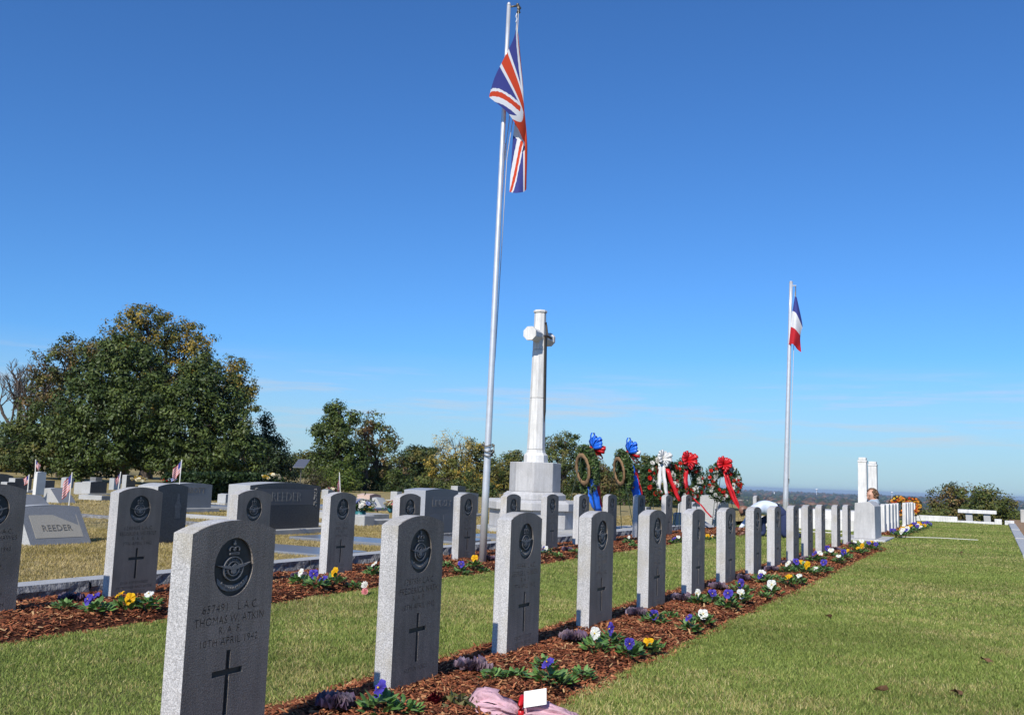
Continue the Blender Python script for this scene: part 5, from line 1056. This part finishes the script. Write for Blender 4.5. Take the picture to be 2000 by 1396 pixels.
skin_body('body', n, e_, r_, 0, t, [SKIN, SHIRT, NAVY, SHOE], cl)
hc = V3(.66, -.01, .56); hd = head(t, hc, .098, (Lf*.55-UZ*.85), (Lf*.8+UZ*.5), SKIN)
hs = link('headset', None, t); f_ = (Lf*.55-UZ*.85).normalized(); u_ = (Lf*.85+UZ*.55).normalized(); s_ = f_.cross(u_).normalized()
for k in (-1, 1): MB().tube([hc+s_*k*.075, hc+s_*k*.12], [.045, .04], 12).build('ear_cup', BLACKP, hs)
MB().tube([hc+s_*.1*math.cos(a)+f_*.118*math.sin(a) for a in np.linspace(0, math.pi, 12)], .014, 6).build('band', BLACKP, hs, smooth=True)
finger_hand(t, V3(.69, -.22, .095), Lf-UZ*.3, -UZ+Lf*.1, SKIN, 1.0, 1); finger_hand(t, V3(.75, .18, .10), Lf-UZ*.3, -UZ+Lf*.1, SKIN, 1.0, -1)
MB().tube([V3(-.06, .17*math.sin(a), .575+.165*math.cos(a)) for a in np.linspace(0, 6.283, 16)], .018, 6).build('belt', BLACKP, t, smooth=True)
# child standing behind the pale block
co = at(1707, 1030, 24.6); co.z = 0; hz_ = at(1706, 965, 24.6).z; H = hz_+.16; k = H/1.0; t = thing('person', 'small child with brown curly hair and grey-blue shirt behind the pale block', 'person', co)
V3 = lambda l, b, z: Lf*l+Bk*b+UZ*z
n = [V3(0, 0, .43*H), V3(0, 0, .53*H), V3(.0, 0, .66*H), V3(.0, 0, .735*H), V3(.015, 0, .79*H), V3(.0, -.12*k, .715*H), V3(.03, -.18*k, .58*H), V3(.12, -.16*k, .50*H), V3(.0, .12*k, .715*H), V3(.05, .17*k, .59*H), V3(.16, .12*k, .52*H),
     V3(0, -.06*k, .41*H), V3(.01, -.07*k, .22*H), V3(-.01, -.07*k, .035*H), V3(.07, -.075*k, .02*H), V3(0, .06*k, .41*H), V3(.01, .07*k, .22*H), V3(-.01, .07*k, .035*H), V3(.07, .075*k, .02*H)]
k_ = k; k = k*1.28; r_ = [.11*k, .115*k, .12*k, .09*k, .04*k, .055*k, .042*k, .03*k, .055*k, .042*k, .03*k, .075*k, .055*k, .04*k, .03*k, .075*k, .055*k, .04*k, .03*k]; k = k_
e_ = [(0, 1), (1, 2), (2, 3), (3, 4), (3, 5), (5, 6), (6, 7), (3, 8), (8, 9), (9, 10), (0, 11), (11, 12), (12, 13), (13, 14), (0, 15), (15, 16), (16, 17), (17, 18)]
def cl(c):
    z = c.z/H
    if z > .765: return 0
    if c.dot(Lf) > .1 and z < .55: return 0 if z > .45 else 2
    return 1 if z > .44 else (2 if z > .06 else 3)
skin_body('body', n, e_, r_, 0, t, [SKIN2, TEE, JEAN, SHOE], cl)
hc = V3(.03, 0, hz_-.03); hr = .115*k*.95; hf = (Lf*.9-Bk*.35-UZ*.25); hd = head(t, hc, hr, hf, UZ, SKIN2, True)
mb = MB(); rn = random.Random(3); f_ = hf.normalized()
for i in range(120):
    d = Vector((rn.gauss(0, 1), rn.gauss(0, 1), rn.gauss(.35, .9))).normalized()
    if d.dot(f_) > .45 and d.z < .62: continue
    if d.z < -.35: continue
    c_ = hc+Vector((d.x*1.0, d.y*1.0, d.z*1.22))*hr*1.02; mb.ball(c_, hr*rn.uniform(.16, .27), 6, 5, sq=(1, 1, .9), jit=.12, rnd=rn)
mb.build('hair', HAIRB, hd, smooth=True)
finger_hand(t, V3(.13, -.16*k, .50*H), Lf, -UZ, SKIN2, .62, 1); finger_hand(t, V3(.17, .12*k, .52*H), Lf, -UZ, SKIN2, .62, -1)
MB().tube([V3(.02, .075*k*math.sin(a), .755*H)+Lf*.06*k*math.cos(a) for a in np.linspace(0, 6.283, 14)], .016*k, 6).build('collar', TEE, t, smooth=True)
# ================================================================== bedding plants
def pansy_me(name, col, dark):
    mb = MB(); cols = []
    pet = [(90+38, .030, 0.0), (90-38, .030, .002), (180+8, .026, .004), (-8, .026, .004), (270, .031, .007)]
    for ang, R, zz in pet:
        a0 = math.radians(ang); c = Vector((math.cos(a0), math.sin(a0), 0))*R*.62; k = len(mb.v); ring = [Vector((0, 0, zz))]; m = 9
        for i in range(m):
            a = a0-1.9+3.8*i/(m-1); p_ = c+Vector((math.cos(a), math.sin(a), 0))*R*.72; ring.append(Vector((p_.x, p_.y, zz+.004*math.sin(i*2.1)+.006*(i % 2)-.004)))
        mb.add(ring, [(0, i, i+1) for i in range(1, m)]); cols += [tuple(dark)]+[tuple(x_*(1-.12*(i % 2)) for x_ in col) for i in range(m)]
    k = len(mb.v); mb.ball((0, 0, .012), .005, 6, 4); cols += [(.8, .5, .02)]*(len(mb.v)-k)
    me_ = mb.mesh(name, PAINT); col_attr(me_, np.array(cols)); return me_
PAN = {'white': pansy_me('white_pansy', (.82, .82, .8), (.75, .75, .6)), 'violet': pansy_me('violet_pansy', (.1, .075, .5), (.03, .015, .12)), 'yellow': pansy_me('yellow_pansy', (.85, .5, .01), (.6, .3, .01))}
def rosette(name, seed, n=40, sz=.05):
    rn = random.Random(seed); mb = MB(); cols = []
    for i in range(n):
        a = i*2.4+rn.uniform(-.3, .3); q = .085*math.sqrt((i+1)/n)*rn.uniform(.7, 1.15); L = sz*rn.uniform(.7, 1.25); z0 = .012+.075*(1-q/.13)*rn.uniform(.5, 1.2); el = rn.uniform(.0, .9); u = Vector((math.cos(a)*math.cos(el), math.sin(a)*math.cos(el), math.sin(el))); w = Vector((-math.sin(a), math.cos(a), rn.uniform(-.2, .2))); p_ = Vector((math.cos(a)*q, math.sin(a)*q, z0)); nn = u.cross(w)
        mb.add([p_-u*L*.2, p_+w*L*.3+u*L*.25-nn*.004, p_+w*L*.26+u*L*.65, p_+u*L, p_-w*L*.26+u*L*.65, p_-w*L*.3+u*L*.25-nn*.004, p_+u*L*.45+nn*.006], [(0, 1, 6), (1, 2, 6), (2, 3, 6), (3, 4, 6), (4, 5, 6), (5, 0, 6)])
        g = rn.choice([(.1, .21, .045), (.14, .26, .06), (.07, .15, .035), (.18, .3, .09)]); cols += [g]*7
    for i in range(5): a = i*1.26; mb.tube([(0, 0, -.02), (.03*math.cos(a), .03*math.sin(a), .03)], .003, 4); cols += [(.06, .1, .03)]*8
    me_ = mb.mesh(name, PLANTM, True); col_attr(me_, np.array(cols)); return me_
PLANTM = mat('plant_leaf', (.06, .12, .03), .45, attr=True, trans=.15, spec=.4)
ROS = [rosette('foliage', s) for s in (1, 2, 3, 4)]
LAB = set(); FARN = [0, 1, 2, 3, 5, 7, 8, 9, 11, 12, 13, 14, 4, 10]
def pansy(px, py, flowers, bed, sc=1.0, extra=''):
    zf = bz1 if bed == 1 else bz2; p_ = G(px, py, .04)
    if bed == 3: z = .04
    else: z = zf(p_.x, p_.y)
    ys, xs, rowname = (r1y, ROW1, 'front') if bed == 1 else (r2y, ROW2, 'rear'); rn = random.Random(px*3+py)
    if bed == 3: where = 'in the far bed, %s from the pale block' % ORD[FARN.pop(0)]
    else:
        k = min(range(len(ys)), key=lambda i: abs(ys[i]+HW/2-p_.y)); where = 'by the %s %s-row headstone' % (ORD[k], rowname)
    e1 = BED1[1] if bed == 1 else BED2[1]
    pos = '' if bed == 3 else ('near lawn edge ' if p_.x > e1-.33 else ('close ' if p_.x < xs+.3 else 'in mid bed '))
    col = {0: 'flowerless leafy', 1: '%s' % (flowers[0] if flowers else ''), 2: ' and '.join(sorted(set(flowers)))}[min(2, len(flowers))]
    lab = ('%s pansy plant %s%s' % (col, pos, where)).replace('  ', ' ')
    if lab in LAB:
        for q in ('farther ', 'farthest ', 'small farther ', 'right-hand '):
            if q+lab not in LAB: lab = q+lab; break
    LAB.add(lab)
    t = thing('pansy_plant', lab, 'flower', (p_.x, p_.y, z-.008), rn.uniform(0, 6), 'pansies in the mulch beds'); t.scale = (sc if flowers else sc*.72,)*3
    link('foliage', ROS[rn.randrange(4)], t)
    for i, f in enumerate(flowers):
        o = link('flower', PAN[f], t); a = rn.uniform(0, 6.28); q = .0 if len(flowers) == 1 else .06; o.location = (q*math.cos(a+i*2.6), q*math.sin(a+i*2.6), .095+rn.uniform(-.02, .03)); wv = Vector((rn.uniform(-.9, .9), -1.0, rn.uniform(-.1, 1.6))); wv.rotate(Matrix.Rotation(-t.rotation_euler.z, 3, 'Z')); o.rotation_euler = wv.to_track_quat('Z', 'Y').to_euler(); s = rn.uniform(.78, 1.1)*(1 if px < 1400 else 1.12); o.scale = (s, s, s)
        MB().tube([(0, 0, -.09/s), (0, .005, -.004)], .0025, 4)
B1 = [(963, 1334, []), (1004, 1328, []), (1063, 1309, []), (1069, 1337, ['violet']), (1097, 1331, []), (1137, 1318, []), (1162, 1278, ['white']), (1193, 1262, ['violet']), (1229, 1278, ['violet']), (1267, 1266, ['yellow']), (1277, 1219, ['violet']), (1309, 1211, []), (1345, 1227, ['violet']), (1373, 1216, ['white']), (1363, 1182, ['white']), (1391, 1179, ['violet']), (1422, 1188, ['violet']), (1447, 1176, ['white']), (1447, 1159, ['violet']), (1491, 1163, []), (1507, 1156, ['white']), (1487, 1138, ['white']), (1497, 1142, ['white', 'violet']), (1516, 1134, []), (1539, 1142, ['yellow']), (1560, 1135, ['white']), (1539, 1120, ['white']), (1555, 1118, ['violet']), (1567, 1114, ['white', 'yellow']), (1577, 1121, ['yellow']), (1592, 1119, ['white']), (1609, 1114, ['violet']), (1591, 1099, ['violet']), (1601, 1099, ['white']), (1621, 1087, ['violet', 'white']), (1638, 1099, ['white']), (1648, 1092, ['violet']), (1655, 1089, ['yellow']), (1650, 1077, []), (1670, 1072, ['white']), (1682, 1069, ['white', 'violet']), (1675, 1080, ['yellow']), (1684, 1079, ['yellow']), (1697, 1072, ['violet']), (1711, 1066, ['white', 'yellow']), (1711, 1071, ['violet']), (740, 1400, ['violet']), (790, 1398, [])]
for px, py, fl_ in B1: pansy(px, py+1, fl_, 1, 1.0 if px < 1400 else 1.08)
B2 = [(125, 1193, []), (188, 1201, ['violet', 'violet']), (250, 1193, ['yellow', 'yellow']), (288, 1193, ['white']), (586, 1144, ['white']), (617, 1149, ['violet', 'violet']), (652, 1144, ['yellow']), (691, 1144, []), (730, 1126, ['white']), (872, 1109, []), (900, 1115, ['violet']), (926, 1109, ['yellow']), (945, 1110, []), (1067, 1086, ['violet', 'white']), (1090, 1087, []), (1121, 1080, []), (1135, 1083, []), (1228, 1062, ['white']), (1236, 1066, []), (1316, 1057, ['violet']), (1325, 1055, ['white']), (1382, 1050, ['yellow']), (1398, 1049, ['yellow', 'white'])]
for px, py, fl_ in B2: pansy(px, py+1, fl_, 2, 1.1)
for i, (px, py, f) in enumerate([(1750, 1046, 'violet'), (1756, 1047, 'white'), (1762, 1046, 'violet'), (1766, 1043, 'yellow'), (1774, 1042, 'white'), (1779, 1038, 'yellow'), (1785, 1037, 'violet'), (1791, 1036, 'white'), (1796, 1034, 'yellow'), (1801, 1032, 'yellow'), (1806, 1030, 'violet'), (1812, 1029, 'violet'), (1771, 1039, 'white'), (1790, 1033, 'violet')]): pansy(px, py+1, [f, f], 3, 1.45)
# ornamental purple kale
def kale_me(seed):
    rn = random.Random(seed); mb = MB(); cols = []
    for i in range(34):
        a = i*2.4; el = .25+1.1*(1-i/34)*rn.uniform(.7, 1.1); L = .05*rn.uniform(.7, 1.3)*(.5+.6*i/34); u = Vector((math.cos(a)*math.cos(el), math.sin(a)*math.cos(el), math.sin(el))); w = Vector((-math.sin(a), math.cos(a), 0)); p_ = Vector((.02*math.cos(a), .02*math.sin(a), .03)); nn = u.cross(w); pts = [p_]
        m = 9
        for j in range(m):
            q = -1+2*j/(m-1); pts.append(p_+u*L*(1.35-.5*q*q)+w*L*.75*q+nn*.014*((j % 2)*2-1)+UZ*.004*math.sin(j*2+i))
        mb.add(pts, [(0, j, j+1) for j in range(1, m)]); g = rn.choice([(.15, .1, .16), (.2, .13, .2), (.1, .08, .11), (.24, .17, .2)]); cols += [g]*(m+1)
    me_ = mb.mesh('leaves', PLANTM); col_attr(me_, np.array(cols)); return me_
KAL = [kale_me(s) for s in (1, 2, 3)]
kl = [(655, 1392, 1, 'at the picture bottom between the first and second headstones'), (926, 1315, 1, 'between the second and third front-row headstones'), (1119, 1256, 1, 'between the third and fourth front-row headstones'), (1243, 1207, 1, 'between the fourth and fifth front-row headstones'), (1334, 1178, 1, 'between the fifth and sixth front-row headstones'), (1404, 1156, 1, 'between the sixth and seventh front-row headstones'), (1453, 1137, 1, 'between the seventh and eighth front-row headstones'), (1507, 1118, 1, 'between the eighth and ninth front-row headstones'), (1537, 1106, 1, 'between the ninth and tenth front-row headstones'), (1577, 1097, 1, 'between the tenth and eleventh front-row headstones'), (1630, 1077, 1, 'between the twelfth and thirteenth front-row headstones'), (1664, 1066, 1, 'past the last grey headstone of the front row'),
      (139, 1178, 2, 'left of the second rear-row headstone'), (955, 1098, 2, 'right of the tall flagpole foot'), (1108, 1078, 2, 'right of the eighth rear-row headstone'), (583, 1135, 2, 'left of the fourth rear-row headstone')]
for px, py, b_, lab in kl:
    p_ = G(px, py, .04); z = (bz1 if b_ == 1 else bz2)(p_.x, p_.y); t = thing('ornamental_kale', 'dark purple ornamental kale '+lab, 'plant', (p_.x, p_.y, z-.01), px, 'purple kale in the mulch beds'); link('leaves', KAL[px % 3], t); t.scale = (1.05,)*3
    MB().tube([(0, 0, -.03), (0, 0, .04)], .012, 6).build('stem', PLANTM, t); col_attr(t.children[-1].data, np.array([(.05, .06, .03)]*12))
# ================================================================== bouquet laid on the mulch
c = G(1000, 1377, .06); bu = thing('bouquet', 'pink paper wrapped bouquet with white card lying on the mulch', 'bouquet', (c.x, c.y, bz1(min(c.x, BED1[1]), c.y)))
ax = (Rh*.96-Fh*.1).normalized(); pv2 = ax.cross(UZ).normalized(); PAPER = mat('pink_tissue', (.8, .5, .56), .7, trans=.3, noise=(30, .2), bump=(22, .6, .015)); 
def crumple(name, prof, m, seed, parent):
    rs = np.random.RandomState(seed); mb = MB(); n_ = 44; v = []
    for (a, r) in prof:
        for j in range(n_):
            q = 2*math.pi*j/n_; rr = r*(1+.2*math.sin(3*q+a*25)+.2*math.sin(8*q+a*9)+.1*rs.normal()); z = max(.004, r*.75+rr*.8*math.sin(q)); v.append(ax*(a+.012*rs.normal())+pv2*rr*1.15*math.cos(q)+UZ*z)
    k = len(prof); mb.add(v, [(i*n_+j, i*n_+(j+1) % n_, (i+1)*n_+(j+1) % n_, (i+1)*n_+j) for i in range(k-1) for j in range(n_)]+[tuple(range(n_))[::-1], tuple(range((k-1)*n_, k*n_))]); return mb.build(name, m, parent, smooth=True)
crumple('wrap', [(-.19, .03), (-.17, .05), (-.15, .062), (-.12, .066), (-.09, .066), (-.06, .06), (-.03, .052), (0, .042), (.035, .022)], PAPER, 2, bu); crumple('wrap_tail', [(.05, .022), (.075, .036), (.1, .042), (.14, .044), (.18, .04), (.22, .034), (.26, .024), (.31, .012)], PAPER, 3, bu)
MB().tube([ax*.045+pv2*.045*math.cos(a)+UZ*(.045+.045*math.sin(a)) for a in np.linspace(0, 6.283, 14)], .014, 6).build('ribbon', RIB['red'], bu, smooth=True)
q = ax*.1-pv2*0+UZ*.1; cv = MB(); u = (ax*.96+UZ*.2).normalized()*.05; w = (UZ*.75+Fh*.65).normalized()*.038; nn = u.cross(w).normalized()*.0012; off = -Fh*.045+UZ*.0
cv.add([q+off+s1*u+s2*w+s3*nn for s3 in (-1, 1) for s1, s2 in ((-1, -1), (1, -1), (1, 1), (-1, 1))], [(0, 3, 2, 1), (4, 5, 6, 7), (0, 1, 5, 4), (1, 2, 6, 5), (2, 3, 7, 6), (3, 0, 4, 7)]); cv.build('card', mat('white_card', (.8, .78, .72), .7), bu)
rs = np.random.RandomState(4); N = 90; P_ = np.array(ax)[None]*(-.3+.16*rs.rand(N, 1))+np.array(pv2)[None]*(.05*rs.normal(size=(N, 1)))+np.array([0, 0, 1.])[None]*(.02+.05*rs.rand(N, 1)); link('leaves', leaf_mesh('leaves', P_, .075, pick([(.13, .13, .04), (.16, .15, .06), (.08, .1, .03)], N, rs), LEAF, .3, .4, rs), bu)
DR = flower_me('dark_red_flower', .05, (.16, .01, .02)); 
for i in range(3): o = link('rose', DR, bu); o.location = ax*(-.36+.02*i)+pv2*(.03*(i-1))+UZ*.045; o.rotation_euler = (-ax+UZ*.6).to_track_quat('Z', 'Y').to_euler(); o.scale = (1.1,)*3
c = G(716, 1156, .03); t = thing('fallen_petals', 'white and pink silk flower head lying at the rear bed edge', 'flower', (c.x, c.y, .03)); 
for i, f in enumerate((FLW, FLP)): o = link('flower', f, t); o.location = (.04*i-.02, -.05*i, .01+.05*(1-i)); o.rotation_euler = (1.2, .3*i, 0); o.scale = (.75,)*3

DEAD = mat('dead_leaf', (.12, .06, .025), .8, noise=(40, .4))
for i, (px, py, w_) in enumerate([(1922, 1291, 'at the right picture edge'), (1866, 1355, 'near the bottom right corner'), (1618, 1206, 'near the bed edge by the sixth front headstone'), (1720, 1350, 'on the lawn in the bottom right quarter'), (1878, 1080, 'far out on the right lawn')]):
    p_ = G(px, py, .02); mb = MB(); rn = random.Random(i); n_ = 9; pts = [Vector((0, 0, .012))]
    for j in range(n_): a = 2*math.pi*j/n_; r = .035*(1+.45*math.cos(3*a+i)); pts.append(Vector((r*math.cos(a), r*math.sin(a)*.7, .02+.012*math.sin(2*a+i))))
    mb.add(pts, [(0, 1+j, 1+(j+1) % n_) for j in range(n_)]); o = mb.build('fallen_leaf', DEAD, None, loc=(p_.x, p_.y, .018)); o.rotation_euler = (.2*i, .3, i); tag(o, 'curled brown fallen leaf '+w_, 'leaf', 'fallen leaves on the lawn')
# ------------------------------------------------------------------ air
hz = MB().box(-28500, 28500, -28500, 28500, -62, 21)
hm = bpy.data.materials.new('haze_air'); hm.use_nodes = True; t = hm.node_tree; t.nodes.remove(t.nodes['Principled BSDF'])
pv = t.nodes.new('ShaderNodeVolumePrincipled'); pv.inputs['Color'].default_value = (.62, .78, .98, 1); pv.inputs['Density'].default_value = 7.5e-5; pv.inputs['Anisotropy'].default_value = .1
t.links.new(pv.outputs[0], t.nodes['Material Output'].inputs['Volume'])
tag(hz.build('haze', hm), 'thin blue haze over the distant plain', 'haze', kind='stuff')
